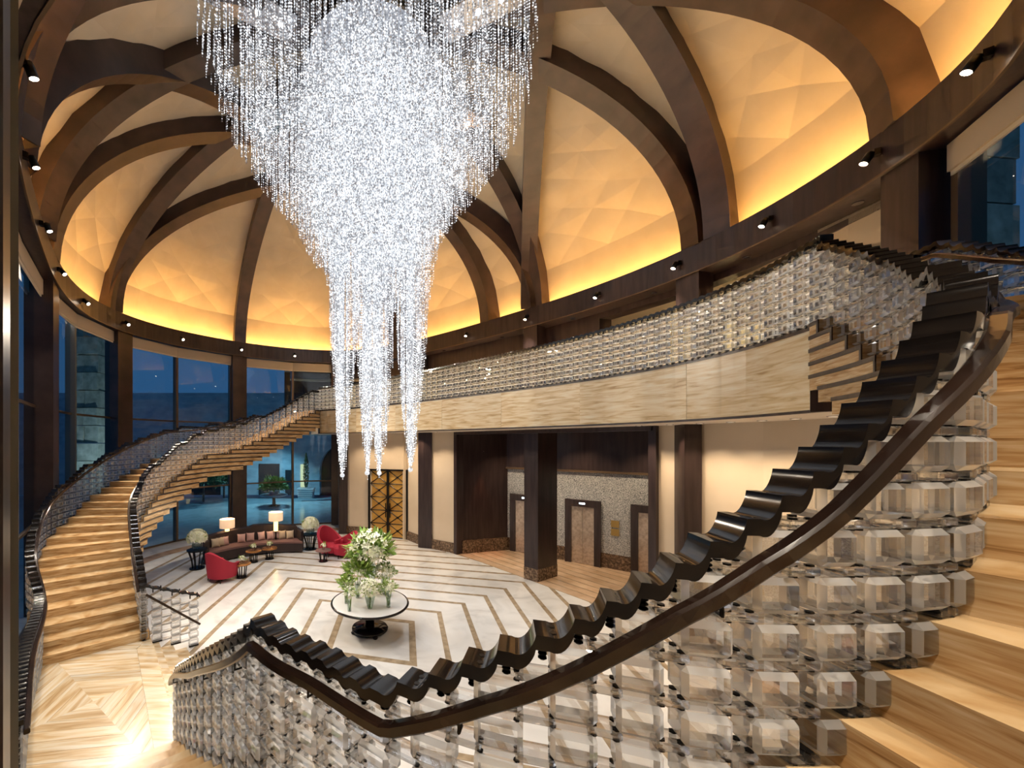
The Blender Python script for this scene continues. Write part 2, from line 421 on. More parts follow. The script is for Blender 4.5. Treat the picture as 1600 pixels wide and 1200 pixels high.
# crystal block and bar shared by all balustrades
def chamfer_box(sx, sy, sz, c):
    bm = bmesh.new(); bmesh.ops.create_cube(bm, size=1)
    for v in bm.verts: v.co.x *= sx; v.co.y *= sy; v.co.z *= sz
    bmesh.ops.bevel(bm, geom=bm.edges[:], offset=c, segments=1, affect='EDGES', profile=.5)
    return bm
def bm_mesh(bm, name, mat, edge=None):
    me = bpy.data.meshes.new(name)
    if edge:
        bm.normal_update()
        for f in bm.faces: f.material_index = 0 if max(abs(c) for c in f.normal) > .99 else 1
    bm.to_mesh(me); bm.free(); me.materials.append(M[mat])
    if edge: me.materials.append(M[edge])
    return me
BLK = bm_mesh(chamfer_box(.20, .14, .130, .021), 'crystal_block', 'crystal', 'crystal_edge')
BLK_MI = [p.material_index for p in BLK.polygons]
BAR = bm_mesh(chamfer_box(.135, .10, .034, .006), 'crystal_bar', 'crystal')
_b = np.array([v.co[:] for v in BLK.vertices]); _bf = [tuple(p.vertices) for p in BLK.polygons]
_c = np.array([v.co[:] for v in BAR.vertices]); _cf = [tuple(p.vertices) for p in BAR.polygons]
def xf(v, loc, rz):
    c, s_ = math.cos(rz), math.sin(rz); R = np.array([[c, -s_, 0], [s_, c, 0], [0, 0, 1]]); return v@R.T+np.array(loc)

def columns(path, s0, s1, pitch=.265):
    """list of (s, level z) : one column for each step, evenly spaced on the flats"""
    out = []; s = s0; z = path.at(s)[2]; last = None
    while s <= s1:
        zz = ZU-RISE*round((ZU-path.at(s)[2])/RISE); out.append((s, zz)); u = s
        while True:
            u += .01
            if u > s1: break
            dz = path.at(u)[2]-path.at(s)[2]
            if (dz >= RISE-1e-3 and u-s > .17) or u-s >= pitch+(.04 if dz > .04 else 0): break
        s = u
    return out
def balustrade(name, label, path, s0, s1, side, near=999, rail_w=.15, hand=True, posts=True, bars_single=False, cap_blocks=300, rows=6, spacers=True):
    cols = columns(path, s0, s1); p0 = path.at(s0)
    root = tag(thing(name, tuple(p0)), label, 'balustrade')
    items = []; bars = []; foot = MB(); spc = MB()
    for i, (s, z) in enumerate(cols):
        p = path.at(s); t = path.tan(s); rz = math.atan2(t[1], t[0])
        wgap = min(1., (cols[min(i+1, len(cols)-1)][0]-s)/.265+.0001) if i+1 < len(cols) else 1.
        for r in range(rows):
            items.append(((p[0], p[1], z+.105+RISE*r), rz, wgap))
        if i+1 < len(cols):
            s2, z2 = cols[i+1]; m = path.at((s+s2)/2); t2 = path.tan((s+s2)/2); r2 = math.atan2(t2[1], t2[0])
            lo = max(z, z2); hi = min(z, z2)+RISE*rows
            k = 0
            while lo+RISE*k <= hi+1e-3:
                bars.append(((m[0], m[1], lo+RISE*k+.020), r2, max(.5, (s2-s)/.265))); k += 1
        n = path.nor(s, 1)
        for e in (-.075, .075):
            q = p[:2]+t*e
            foot.box((q[0], q[1], z+.02), (.03, .05, .045), rz)
            if spacers:
                for r in range(rows+1):
                    for f in (-.03, .03):
                        qq = q+n*f; k6 = [(qq[0]+.014*math.cos(w6), qq[1]+.014*math.sin(w6)) for w6 in np.arange(0, 6.2, math.pi/3)]
                        spc.prism(k6, z+.105-RISE/2+RISE*r-.0235, z+.105-RISE/2+RISE*r-.0165); spc.prism(k6, z+.105-RISE/2+RISE*r+.0165, z+.105-RISE/2+RISE*r+.0235)
    d = [math.hypot(x[0][0], x[0][1]) for x in items]; order = np.argsort(d)
    rest = MB()
    for j, k in enumerate(order):
        loc, rz, wg = items[k]
        if j < cap_blocks:
            o = link('crystal_block', BLK, root, loc, rz)
            if wg < .98: o.scale = (max(.62, wg), 1, 1)
        else: rest.add(xf(_b*np.array((max(.62, wg), 1, 1)), loc, rz), _bf)
    if rest.v:
        o = rest.build('crystal_blocks', 'crystal', root, kind='stuff'); o.data.materials.append(M['crystal_edge'])
        o.data.polygons.foreach_set('material_index', BLK_MI*(len(o.data.polygons)//len(BLK_MI)))
    rest = MB(); d = [math.hypot(x[0][0], x[0][1]) for x in bars]; order = np.argsort(d)
    for j, k in enumerate(order):
        loc, rz, wg = bars[k]
        if bars_single and j < 300:
            o = link('crystal_bar', BAR, root, loc, rz); o.scale = (wg*1.05, 1, 1)
        else: rest.add(xf(_c*np.array((wg*1.05, 1, 1)), loc, rz), _cf)
    if rest.v: rest.build('crystal_bars', 'crystal', root, kind='stuff')
    foot.build('feet', 'metal', root, kind='stuff')
    if spc.v: spc.build('spacers', 'metal', root, kind='stuff')
    # scalloped top rail
    H0 = RISE*rows+.13
    secs = []; post_pts = []
    for i, (s, z) in enumerate(cols):
        s2, z2 = cols[i+1] if i+1 < len(cols) else (min(s+.13, path.L), z)
        for h in range(2):
            a = s+(s2-s)*h/2; b = s+(s2-s)*(h+1)/2; za = z+(z2-z)*h/2; dz = (z2-z)/2
            post_pts.append((a+(b-a)*.22, za))
            for u in (0., .2, .36, .46, .56, .66, .76, .85, .92, .97, .999):
                v = max(0, (u-.36)/.64)
                if dz > .01:
                    w = .62*(1-math.sqrt(max(0, 1-v*v)))+.38*v*v; zz = za+dz*w-.012*math.sin(math.pi*v)
                else:
                    zz = za-.024*math.sin(math.pi*v)
                ss = a+(b-a)*u; p = path.at(ss); n = path.nor(ss, 1); w2 = n*rail_w/2; zt = zz+H0
                secs.append([(p[0]-w2[0], p[1]-w2[1], zt-.06), (p[0]+w2[0], p[1]+w2[1], zt-.06), (p[0]+w2[0], p[1]+w2[1], zt), (p[0]-w2[0], p[1]-w2[1], zt)])
    smooth_shade(MB().sweep(secs, None).build('top_rail', 'black', root), 40)
    if posts:
        mb = MB()
        for s, z in post_pts:
            p = path.at(s); b0 = z+.105+RISE*(rows-1)+.064; t0 = z+H0-.04
            prof = []; nn = max(3, int((t0-b0)/.018))
            for q in range(nn):
                zz = b0+(t0-b0)*q/nn; dzz = (t0-b0)/nn
                prof += [(.011, zz), (.019, zz+dzz*.35), (.019, zz+dzz*.65), (.011, zz+dzz*.98)]
            mb.lathe(prof, (p[0], p[1], 0), 8)
        mb.build('ridged_posts', 'metal', root, kind='stuff')
    if hand:
        pts = []; u = s0
        while u <= s1+1e-6:
            p = path.at(u); n = path.nor(u, side); q = p[:2]+n*.10; pts.append((q[0], q[1], p[2]+H0-.145)); u += .06
        R = []
        for i, p in enumerate(pts):
            a, b = np.array(pts[max(i-1, 0)]), np.array(pts[min(i+1, len(pts)-1)]); tt = (b-a)/max(np.linalg.norm(b-a), 1e-9)
            n = np.cross(tt, (0, 0, 1)); n /= np.linalg.norm(n); w = np.cross(n, tt); p = np.array(p)
            R.append([tuple(p+n*x+w*y) for x, y in ((-.03, -.02), (-.02, -.03), (.02, -.03), (.03, -.02), (.03, .02), (.02, .03), (-.02, .03), (-.03, .02))])
        hr = MB().sweep(R, None).build('handrail', 'brown_lacq', root)
        bk = MB(); u = s0+.3
        while u < s1:
            p = path.at(u); n = path.nor(u, side); q = p[:2]+n*.10; z = p[2]+H0-.175
            bk.tube([(q[0], q[1], z), (q[0], q[1], z-.05), (*(p[:2]+n*.05), z-.05)], .008, 6); u += .9
        bk.build('handrail_brackets', 'metal', root, kind='stuff')
    return root
def flight(name, label, path, s0, s1, side, width, back=4, mat='trav_tread'):
    """steps as stacked slabs following the path"""
    root = tag(thing(name, tuple(path.at(s0))), label, 'staircase')
    z0 = path.at(s0)[2]; z1 = path.at(s1)[2]; n = int(round((z1-z0)/RISE))
    us = np.linspace(s0, s1, 900); zs = np.maximum.accumulate(np.array([path.at(u)[2] for u in us])); zs = zs+np.linspace(0, 1e-5, 900)
    nose = [float(np.interp(z0+(k-.999)*(z1-z0)/n, zs, us)) for k in range(1, n+1)]+[s1]
    for k in range(n):
        a = nose[k]; b = nose[min(k+back, n)]
        if b-a < .05: b = a+.1
        m = max(2, int((b-a)/.12)+1); A = []; B = []
        for u in np.linspace(a-.02, b, m):
            p = path.at(u)[:2]; nn = path.nor(u, side); A.append(p-nn*.10); B.append(p+nn*width)
        zt = z0+(k+1)*(z1-z0)/n
        st = MB().strip(A, B, zt-RISE-.03 if k > 0 else zt-RISE, zt).build('step', mat, root)
        i0 = 0
        # dark edging on the open side
        E = [q-path.nor(u, side)*.012 for q, u in zip(A, np.linspace(a-.02, b, m))]
        MB().strip(A, E, zt-.045, zt+.003).build('edge_trim', 'wood', st)
        q = A[0]; q2 = E[0]; t = path.tan(a)*.04
        MB().prism([tuple(q), tuple(q2), tuple(q2+t), tuple(q+t)], zt-RISE, zt).build('edge_trim', 'wood', st)
    return root

# ------------------------------------------------------------------ balcony
BP = [(499, 641.5), (550, 637.5), (600, 633), (653, 627.5), (700, 622), (767, 613.5), (833, 605), (900, 595.5), (1002, 580), (1050, 570.5), (1160, 545.5), (1200, 535), (1284, 505)]
bal_pts = [at(x, y, ZU) for x, y in BP]
bx = np.array(bal_pts); tpar = np.linspace(-1, 1, len(bx))
fx = np.polynomial.Polynomial.fit(np.cumsum(np.r_[0, np.hypot(*np.diff(bx[:, :2], axis=0).T)]), bx[:, 0], 4)
fy = np.polynomial.Polynomial.fit(np.cumsum(np.r_[0, np.hypot(*np.diff(bx[:, :2], axis=0).T)]), bx[:, 1], 4)
Lb = np.sum(np.hypot(*np.diff(bx[:, :2], axis=0).T))
bal = Path([(fx(u), fy(u), ZU) for u in np.linspace(0, Lb, 14)])
A = [bal.at(u)[:2] for u in np.linspace(0, bal.L, 60)]
def outward(p, off):
    q = p-RC; a = math.atan2(q[1], q[0]); r = np.interp(a, _a, _r, period=2*math.pi)+off
    return RC+q/np.linalg.norm(q)*max(r, np.linalg.norm(q)+1)
Bo = [outward(p, 3.6-2.7*max(0, (i-36)/23)) for i, p in enumerate(A)]
balc = tag(thing('balcony', (A[30][0], A[30][1], 5.13)), 'curved travertine-faced balcony slab crossing the hall above the lifts', 'balcony')
MB().strip(A, Bo, 5.16, ZU).build('deck', 'trav', balc)
MB().strip([p+(q-p)/np.linalg.norm(q-p)*.02 for p, q in zip(A, Bo)], Bo, 5.10, 5.16).build('underside', 'soffit', balc)
Ai = [p-(q-p)/np.linalg.norm(q-p)*.03 for p, q in zip(A, Bo)]
MB().strip(Ai, [p+(q-p)/np.linalg.norm(q-p)*.06 for p, q in zip(A, Bo)], ZU-.04, ZU+.015).build('edge_trim', 'wood', balc)
MB().strip(Ai, [p+(q-p)/np.linalg.norm(q-p)*.06 for p, q in zip(A, Bo)], 5.09, 5.13).build('edge_trim', 'wood', balc)
# travertine facing slabs, one every few metres, butt jointed
nsl = 7
for k in range(nsl):
    us = np.linspace(bal.L*k/nsl+.004, bal.L*(k+1)/nsl-.004, 12); a = [bal.at(u)[:2] for u in us]; o = [outward(p, 3.6) for p in a]
    MB().strip([p-(q-p)/np.linalg.norm(q-p)*.018 for p, q in zip(a, o)], [p for p in a], 5.13, ZU-.04).build('facing_slab', 'trav', balc)
e0, e1 = A[-1], Bo[-1]; dd = (e1-e0)/np.linalg.norm(e1-e0)
MB().beam(e0-dd*.15, e0+dd*.1, 5.09, ZU+.02, .06).build('end_trim', 'wood', balc)
e0, e1 = A[0], Bo[0]; dd = (e1-e0)/np.linalg.norm(e1-e0)
MB().beam(e0-dd*.15, e0+dd*.1, 5.09, ZU+.02, .06).build('end_trim', 'wood', balc)
balustrade('crystal_balustrade', 'long crystal balustrade along the edge of the travertine balcony', bal, .05, bal.L-.02, 1, hand=False, posts=True, spacers=True)

# ------------------------------------------------------------------ right staircase (nearest the camera)
RT = [(-2.77, 5.36, ZL), (-1.80, 3.98, 1.40), (-.805, 2.70, ZM), (-.33, 2.28, ZM), (.063, 1.946, ZM), (.46, 1.74, 2.60), (.81, 1.63, 2.82), (1.09, 1.53, 3.06),
      (1.32, 1.485, 3.25), (1.53, 1.475, 3.41), (1.70, 1.48, 3.57), (1.87, 1.49, 3.745), (2.07, 1.52, 3.915), (2.25, 1.58, 4.07), (2.45, 1.70, 4.19),
      (2.70, 1.85, 4.26), (2.96, 2.00, 4.32), (3.46, 2.36, 4.48), (4.02, 2.80, 4.71), (4.82, 3.65, 5.21), (5.29, 4.35, 5.66), (5.70, 5.19, ZU)]
rp_ = Path(RT)
def s_at(path, idx, n=24): return path.s[min(idx*n, len(path.s)-1)]
flight('curved_staircase', 'near curved travertine staircase climbing at the right edge', rp_, s_at(rp_, 4), rp_.L, 1, 1.9, 5)
flight('curved_staircase', 'short lower travertine flight rising behind the near crystal balustrade', rp_, 0, s_at(rp_, 2), 1, 1.9, 4)
us = np.linspace(s_at(rp_, 2)-.02, s_at(rp_, 4)+.25, 12)
tag(MB().strip([rp_.at(u)[:2]-rp_.nor(u, 1)*.1 for u in us], [rp_.at(u)[:2]+rp_.nor(u, 1)*1.9 for u in us], ZM-.5, ZM-.001).build('stair_landing', 'trav_tread'),
    'small travertine landing between the two near flights', 'landing')
balustrade('crystal_balustrade', 'big near crystal balustrade with black scalloped rail in the foreground', rp_, .0, rp_.L-.05, 1, bars_single=True)

# ------------------------------------------------------------------ left staircase
LT = [(-5.12, 8.46, ZL), (-6.2, 9.9, 1.25), (-7.05, 11.2, 2.03), (-7.22, 12.2, 2.72), (-7.22, 13.2, 3.2), (-7.14, 14.2, 3.60), (-6.93, 15.4, 4.05), (-6.42, 16.6, 4.22), (-6.0, 17.3, 4.45),
      (-5.45, 17.85, 4.75), (-4.84, 18.35, 5.14), (-4.2, 18.85, 5.58), (-3.25, 19.75, ZU)]
lp = Path(LT)
flight('curved_staircase', 'far curved travertine staircase climbing along the left windows', lp, 0, lp.L, -1, 1.95, 5)
balustrade('crystal_balustrade', 'inner crystal balustrade of the left staircase, joining the balcony', lp, .05, lp.L-.1, -1)
OT = [(-4.05, 4.35, ZL), (-5.35, 5.9, ZL), (-6.3, 7.2, ZL), (-6.97, 8.0, ZL)]
for (x, y, z) in LT[1:]:
    u = lp.s[np.argmin(np.hypot(lp.p[:, 0]-x, lp.p[:, 1]-y))]; q = lp.at(u)[:2]+lp.nor(u, -1)*1.98; OT.append((q[0], q[1], z))
op = Path(OT)
balustrade('crystal_balustrade', 'outer crystal balustrade of the left staircase, against the windows', op, 0, op.L-2.2, 1)
# outer balustrade beside the right-hand window
orp = Path([(7.55, 6.9, ZU), (7.62, 6.0, ZU), (7.50, 5.3, ZU-.05), (7.25, 4.65, ZU-.4), (6.8, 3.95, ZU-.8)])
balustrade('crystal_balustrade', 'crystal balustrade in front of the blue window at the right edge', Path([(6.8, 3.95, ZU-.8), (7.25, 4.65, ZU-.4), (7.50, 5.3, ZU-.05), (7.62, 6.0, ZU), (7.55, 6.9, ZU)]), 0, 3., -1, cap_blocks=120)

# ------------------------------------------------------------------ lower landing with book-matched travertine
land = tag(thing('lower_landing', (-4.6, 6.4, 0)), 'travertine landing laid in a diamond pattern at the bottom left', 'landing')
a0, b0 = np.array((-5.2, 8.55)), np.array((-2.77, 5.36))
LPOLY = [(-7.3, 8.3), (-5.17, 8.75), (-2.70, 5.45), (-3.6, 4.0), (-4.2, 2.6), (-3.6, 2.2), (-4.4, 3.9)]
LPOLY = [(-7.3, 8.3), (-5.17, 8.75), (-2.70, 5.45), (-2.9, 4.2), (-2.2, 3.0), (-3.1, 2.2), (-4.0, 3.9), (-5.5, 5.7)]
MB().prism(LPOLY[::-1], 0, ZL-.012).build('landing_base', 'trav_light', land)
def clip_poly(poly, clip):
    """Sutherland-Hodgman, clip polygon convex counter-clockwise"""
    out = [np.array(p, float) for p in poly]
    for i in range(len(clip)):
        a, b = np.array(clip[i]), np.array(clip[(i+1) % len(clip)]); e = b-a
        f = lambda p: e[0]*(p[1]-a[1])-e[1]*(p[0]-a[0]); src = out; out = []
        for j in range(len(src)):
            p, q = src[j], src[(j+1) % len(src)]; fp, fq = f(p), f(q)
            if fp >= 0: out.append(p)
            if fp*fq < 0: out.append(p+(q-p)*fp/(fp-fq))
        if len(out) < 3: return None
    return out
tc = np.array((-4.73, 6.46)); du = np.array((.60, .80)); dv = np.array((.80, -.60))
cc = [(-6.75, 7.9), (-4.2, 4.15), (-2.95, 5.15), (-5.05, 8.1)]
for q in range(4):
    sx, sy = ((1, 1), (-1, 1), (-1, -1), (1, -1))[q]
    for k in range(9):
        r0, r1 = .30*k+.003, .30*(k+1)-.003
        quad = [tc+du*sx*r0, tc+du*sx*r1, tc+dv*sy*r1, tc+dv*sy*r0] if k else [tc, tc+du*sx*r1, tc+dv*sy*r1]
        if sx*sy > 0: quad = quad[::-1]
        a = sum(quad[i][0]*quad[(i+1) % len(quad)][1]-quad[(i+1) % len(quad)][0]*quad[i][1] for i in range(len(quad)))
        if a < 0: quad = quad[::-1]
        pc = clip_poly(quad, cc)
        if pc is None: continue
        ang = math.atan2(*(dv*sy-du*sx)[::-1]); mid = sum(pc)/len(pc)
        R = np.array([[math.cos(-ang), -math.sin(-ang)], [math.sin(-ang), math.cos(-ang)]])
        o = MB().prism([tuple(R@(p-mid)) for p in pc], -.012, 0).build('stone_piece', 'trav_light', land, origin=(0, 0, 0))
        o.location = (mid[0]-land.location[0], mid[1]-land.location[1], ZL-land.location[2]); o.rotation_euler = (0, 0, ang)
# border strips of the landing
for p, q in ((cc[0], cc[1]), (cc[1], cc[2]), (cc[2], cc[3]), (cc[3], cc[0])):
    MB().beam(p, q, ZL-.012, ZL+.002, .30, -.155).build('stone_piece', 'trav_light', land)
# three steps down to the lobby
low = tag(thing('lobby_steps', (-3.6, 7.3, 0)), 'three wide travertine steps from the landing down to the marble lobby', 'steps')
ld = np.array((.80, .60))
for k in range(3):
    z = ZL*(2-k)/3+ZL/3*0
    z = ZL*(3-k-1)/3
    if z <= 0: z = .004
    A_ = [a0+ld*(.02+.28*k), b0+ld*(.02+.28*k)]; B_ = [a0+ld*(.02+.28*(k+1)), b0+ld*(.02+.28*(k+1))]
    MB().strip(A_, B_, 0, z).build('step', 'trav_light', low)
pth = Path([(-5.12, 8.52, ZL), (-4.95, 8.75, .31), (-4.67, 8.95, .16), (-4.37, 9.13, .0)])
st = tag(thing('crystal_balustrade', (-4.7, 8.9, 0)), 'short crystal balustrade stepping down to the lobby from the left stair', 'balustrade')
for i, (x, y) in enumerate(((-4.98, 8.70), (-4.68, 8.92), (-4.38, 9.13))):
    rz = math.atan2(.6, .8)
    for r in range(6):
        link('crystal_block', BLK, st, (x, y, .31-.155*i+.105+RISE*r), rz)
        if i < 2:
            o = link('crystal_bar', BAR, st, (x+.15, y+.11, .31-.155*i+.02+RISE*r), rz); o.scale = (1.5, 1, 1)
    for e in (-.075, .075):
        MB().tube([(x+e*.8, y+e*.6, .31-.155*i+1.1), (x+e*.8, y+e*.6, .31-.155*i+1.22)], .014, 6).build('post', 'metal', st)
    MB().box((x, y, .31-.155*i+.02), (.2, .06, .045), rz).build('foot', 'metal', st)
tr = []
for i in range(34):
    u = i/33; p = np.array((-5.16, 8.50))+(np.array((-4.28, 9.2))-np.array((-5.16, 8.50)))*u
    z = ZL+1.15-.47*u+.025*abs(math.sin(u*math.pi*6)); w = np.array((-.6, .8))*.07
    tr.append([(p[0]-w[0], p[1]-w[1], z-.04), (p[0]+w[0], p[1]+w[1], z-.04), (p[0]+w[0], p[1]+w[1], z), (p[0]-w[0], p[1]-w[1], z)])
MB().sweep(tr, None).build('top_rail', 'black', st)
MB().tube([(-5.05, 8.42, ZL+.98), (-4.2, 9.06, .53)], .025, 8).build('handrail', 'brown_lacq', st)

# ------------------------------------------------------------------ glazed walls, columns
ZB = HB-.36                              # underside of the ring beam
wl = struct(thing('wall_left', (-9, 14, 0)))
wr = struct(thing('wall_right', (8, 9, 0)))
def radial_box(t, off, w, d, z0, z1):
    p = ring(t, off); e = ring(t+.02, off)-ring(t-.02, off); return MB().box((p[0], p[1], (z0+z1)/2), (w, d, z1-z0), math.atan2(e[1], e[0]))
for k in range(-6, -1):
    radial_box(k, .40, .72, .62, 0, ZB).build('column', 'rib', wl)
for k, z0 in ((-1, ZU), (0, ZU), (1, ZU), (2, ZU)):
    radial_box(k+(.03 if k == 2 else 0), .34, .60, .52, z0, ZB).build('column', 'wood', wr)
def window_bay(idx, ta, tb, z0, trans, half=2, ztop=ZB, off=.52, gap=.2):
    w = struct(thing('window_%d' % idx, (*ring((ta+tb)/2, off), z0)))
    ts = np.linspace(ta+gap*.3, tb-gap*.3, half+1); zs = [z0]+[z for z in trans]+[ztop]
    for i in range(half):
        a, b = ring(ts[i], off), ring(ts[i+1], off); L = np.linalg.norm(b-a); u = (b-a)/L
        for j in range(len(zs)-1):
            MB().beam(a+u*.04, b-u*.04, zs[j]+.03, zs[j+1]-.03, .012).build('pane', 'pane', w)
        for z in zs[:-1]:
            MB().beam(a, b, z-.03, z+.04, .09).build('transom', 'frame', w)
        # roller blind box under the beam
        ins = (RC-(a+b)/2); ins /= np.linalg.norm(ins)
        MB().beam(a+ins*.16+u*.03, b+ins*.16-u*.03, ztop-.44, ztop-.04, .10).build('roller_blind', 'blind', w)
        MB().beam(a+ins*.16+u*.03, b+ins*.16-u*.03, ztop-.50, ztop-.44, .03).build('blind_bar', 'soffit', w)
    for i in range(half+1):
        p = ring(ts[i], off); e = ring(ts[i]+.02, off)-ring(ts[i]-.02, off)
        MB().box((p[0], p[1], (z0+ztop)/2), (.10, .30, ztop-z0), math.atan2(e[1], e[0])).build('mullion', 'alu' if ts[i] < -3.9 else 'frame', w)
    return w
for i, k in enumerate(range(-7, -2)):
    window_bay(i+1, k, k+1, 0.02, (2.45, 5.65))
window_bay(6, 2.08, 3.1, 3.5, (ZU-.1,), 2)
# hall behind the camera
back = [ring(3.1, .5), (8.8, .6), (6.5, -4.5), (-5, -4.5), (-7.6, .5), ring(-7, .5)]
wb = struct(thing('wall_back', (0, -4, 0)))
for a, b in zip(back[:-1], back[1:]): MB().beam(a, b, 0, HB+.2, .2, -.1).build('wood_wall', 'wood' if a[0] < -5.5 else 'cream', wb)
MB().prism([tuple(p) for p in back]+[tuple(ring(t, .3)) for t in np.arange(5., 3.0, -.2)], HB+.0, HB+.2).build('flat_ceiling', 'soffit', wb)

for x, y in ((-2.4, .6), (-.8, -.8), (1.0, -1.2), (3.0, -.8), (5.0, .4), (6.6, 2.2)):  # fill lamps out of view, added to brighten the crystals and near stairs
    MB().lathe([(.08, -.02), (.10, -.02), (.10, 0)], (x, y, HB), 12).build('added_downlight_trim', 'steel', wb)
    MB().lathe([(.07, -.022), (.07, -.01)], (x, y, HB), 12).build('added_downlight_lens', 'lens', wb)
    spot_aim((x, y, HB-.05), (x+(.8 if x < 0 else 0), y+1.2, 0), P_BACK*(.3 if x < -2 else 1), math.radians(95), (1, .87, .70), .08, .8, 'added_downlight', wb)

# ------------------------------------------------------------------ lower walls on the right side
ZS = 5.12
WA = [(-2.35, 20.9), (-1.75, 20.1), (-.75, 19.82), (1.05, 19.2), (1.95, 17.6), (3.1, 16.65)]
WB = [(6.9, 10.1), (7.25, 9.3), (7.65, 8.0), (7.8, 6.8), (7.55, 5.4), (6.9, 4.0)]
def wall_run(P, skip=()):
    for i in range(len(P)-1):
        if i in skip: continue
        MB().beam(P[i], P[i+1], 0, ZS, .16, .08).build('wall_panel', 'cream', wr)
        MB().beam(P[i], P[i+1], 0, .42, .06, -.03).build('skirting', 'base', wr)
def lerp(a, b, u): return np.array(a, float)*(1-u)+np.array(b, float)*u
# gold double door sits in the third segment
wall_run(WA, skip=(2,)); wall_run(WB)
D0, D1 = at(577, 838, 0)[:2], at(636, 843, 0)[:2]
MB().beam(WA[2], D0, 0, ZS, .16, .08).build('wall_panel', 'cream', wr)
MB().beam(D1, WA[3], 0, ZS, .16, .08).build('wall_panel', 'cream', wr)
ZD = 3.35
MB().beam(D0, D1, ZD, ZS, .16, .08).build('wall_panel', 'cream', wr)
door = struct(thing('door_1', (*lerp(D0, D1, .5), 0)))
uu = (D1-D0)/np.linalg.norm(D1-D0); nn = np.array((-uu[1], uu[0])); WDt = np.linalg.norm(D1-D0)
MB().beam(D0, D1, ZD-.08, ZD, .2, .06).build('door_frame', 'metal', door)
for q in (0, .5, 1): MB().beam(lerp(D0, D1, q)-uu*.05, lerp(D0, D1, q)+uu*.05, 0, ZD, .2, .06).build('door_frame', 'metal', door)
for h in range(2):
    a, b = lerp(D0, D1, .02+.49*h), lerp(D0, D1, .49+.49*h); L = np.linalg.norm(b-a)
    MB().beam(a, b, .03, ZD-.06, .04, .08).build('gold_leaf', 'gold', door)
    lat = MB(); rows_ = 5; hh = (ZD-.1)/rows_
    for r in range(rows_):
        z0, z1 = .03+hh*r, .03+hh*(r+1); z_m = (z0+z1)/2
        A3 = lambda p, z: np.array((p[0]-nn[0]*-.04, p[1]-nn[1]*-.04, z))
        off = -nn*.0
        pa, pb = a+nn*.045, b+nn*.045
        lat.tube([(*pa, z0), (*pb, z1)], .022, 4); lat.tube([(*pa, z1), (*pb, z0)], .022, 4); lat.tube([(*pa, z0), (*pb, z0)], .022, 4)
        lat.ell((*lerp(pa, pb, .5), z_m), (.06, .06, .06), 6, 4)
    lat.build('lattice', 'metal', door)
    MB().tube([(*lerp(a, b, .9-.8*h)-nn*.02, 1.0), (*lerp(a, b, .9-.8*h)-nn*.02, 1.7)], .03, 6).build('handle', 'metal', door)
# pilasters
for p, w_ in ((lerp(WA[0], WA[1], .6), .7), (lerp(WA[3], WA[4], .93), .62), (np.array((7.22, 9.36)), .55)):
    q = p-RC; nrm = q/np.linalg.norm(q)
    MB().box((p[0]-nrm[0]*.05, p[1]-nrm[1]*.05, ZS/2), (w_, .34, ZS), math.atan2(nrm[1], nrm[0])+math.pi/2).build('pilaster', 'wood', wr)
# lift lobby opening
J0, J1 = np.array(WA[-1]), np.array(WB[0]); jd = (J1-J0)/np.linalg.norm(J1-J0); jn = np.array((-jd[1], jd[0]))
if jn[0] < 0: jn = -jn
for p in (J0, J1):
    MB().beam(p-jd*.09, p+jd*.09, 0, ZS, .5, .1).build('jamb', 'wood', wr)
MB().beam(J0, J1, ZS-.14, ZS, .4, .0).build('header', 'wood', wr)
ca, cb, cc_ = at(840.5, 910, 0)[:2], at(819, 904, 0)[:2], at(870.5, 900.6, 0)[:2]
cpoly = [tuple(ca), tuple(cc_), tuple(cc_+cb-ca), tuple(cb)]
MB().prism(cpoly, .42, ZS).build('column', 'wood', wr)
m_ = sum(np.array(p) for p in cpoly)/4
MB().prism([tuple(m_+(np.array(p)-m_)*1.02) for p in cpoly], 0, .42).build('column_base', 'base', wr)
E0, E1 = np.array((5.4, 17.36)), np.array((11.0, 12.47)); ed = (E1-E0)/np.linalg.norm(E1-E0); en = np.array((ed[1], -ed[0]))
if en[1] > 0: en = -en
def ep(u): return np.array((7.24+1.66*u, 15.75-1.45*u))
wf = struct(thing('wall_lift_lobby', (8, 15, 0)))
MB().beam(E0, E1, .55, 3.55, .16, 0).build('mosaic_wall', 'mosaic', wf)
MB().beam(E0, E1, 0, .55, .18, 0).build('skirting', 'base', wf)
MB().beam(E0, E1, 3.55, ZS, .24, 0).build('dark_fascia', 'wood', wf)
MB().beam(E0+en*.14, E1+en*.14, 3.52, 3.60, .06, 0).build('fascia_trim', 'frame', wf)
MB().beam(J0+jn*.2, E0, 0, ZS, .16, 0).build('side_wall', 'wood', wf)
MB().beam(J0+jn*.2-np.array((0, .1)), E0-np.array((0, .1)), 0, .55, .1, 0).build('skirting', 'base', wf)
MB().beam(J1+jn*.2, E1, 0, ZS, .16, 0).build('side_wall', 'wood', wf)
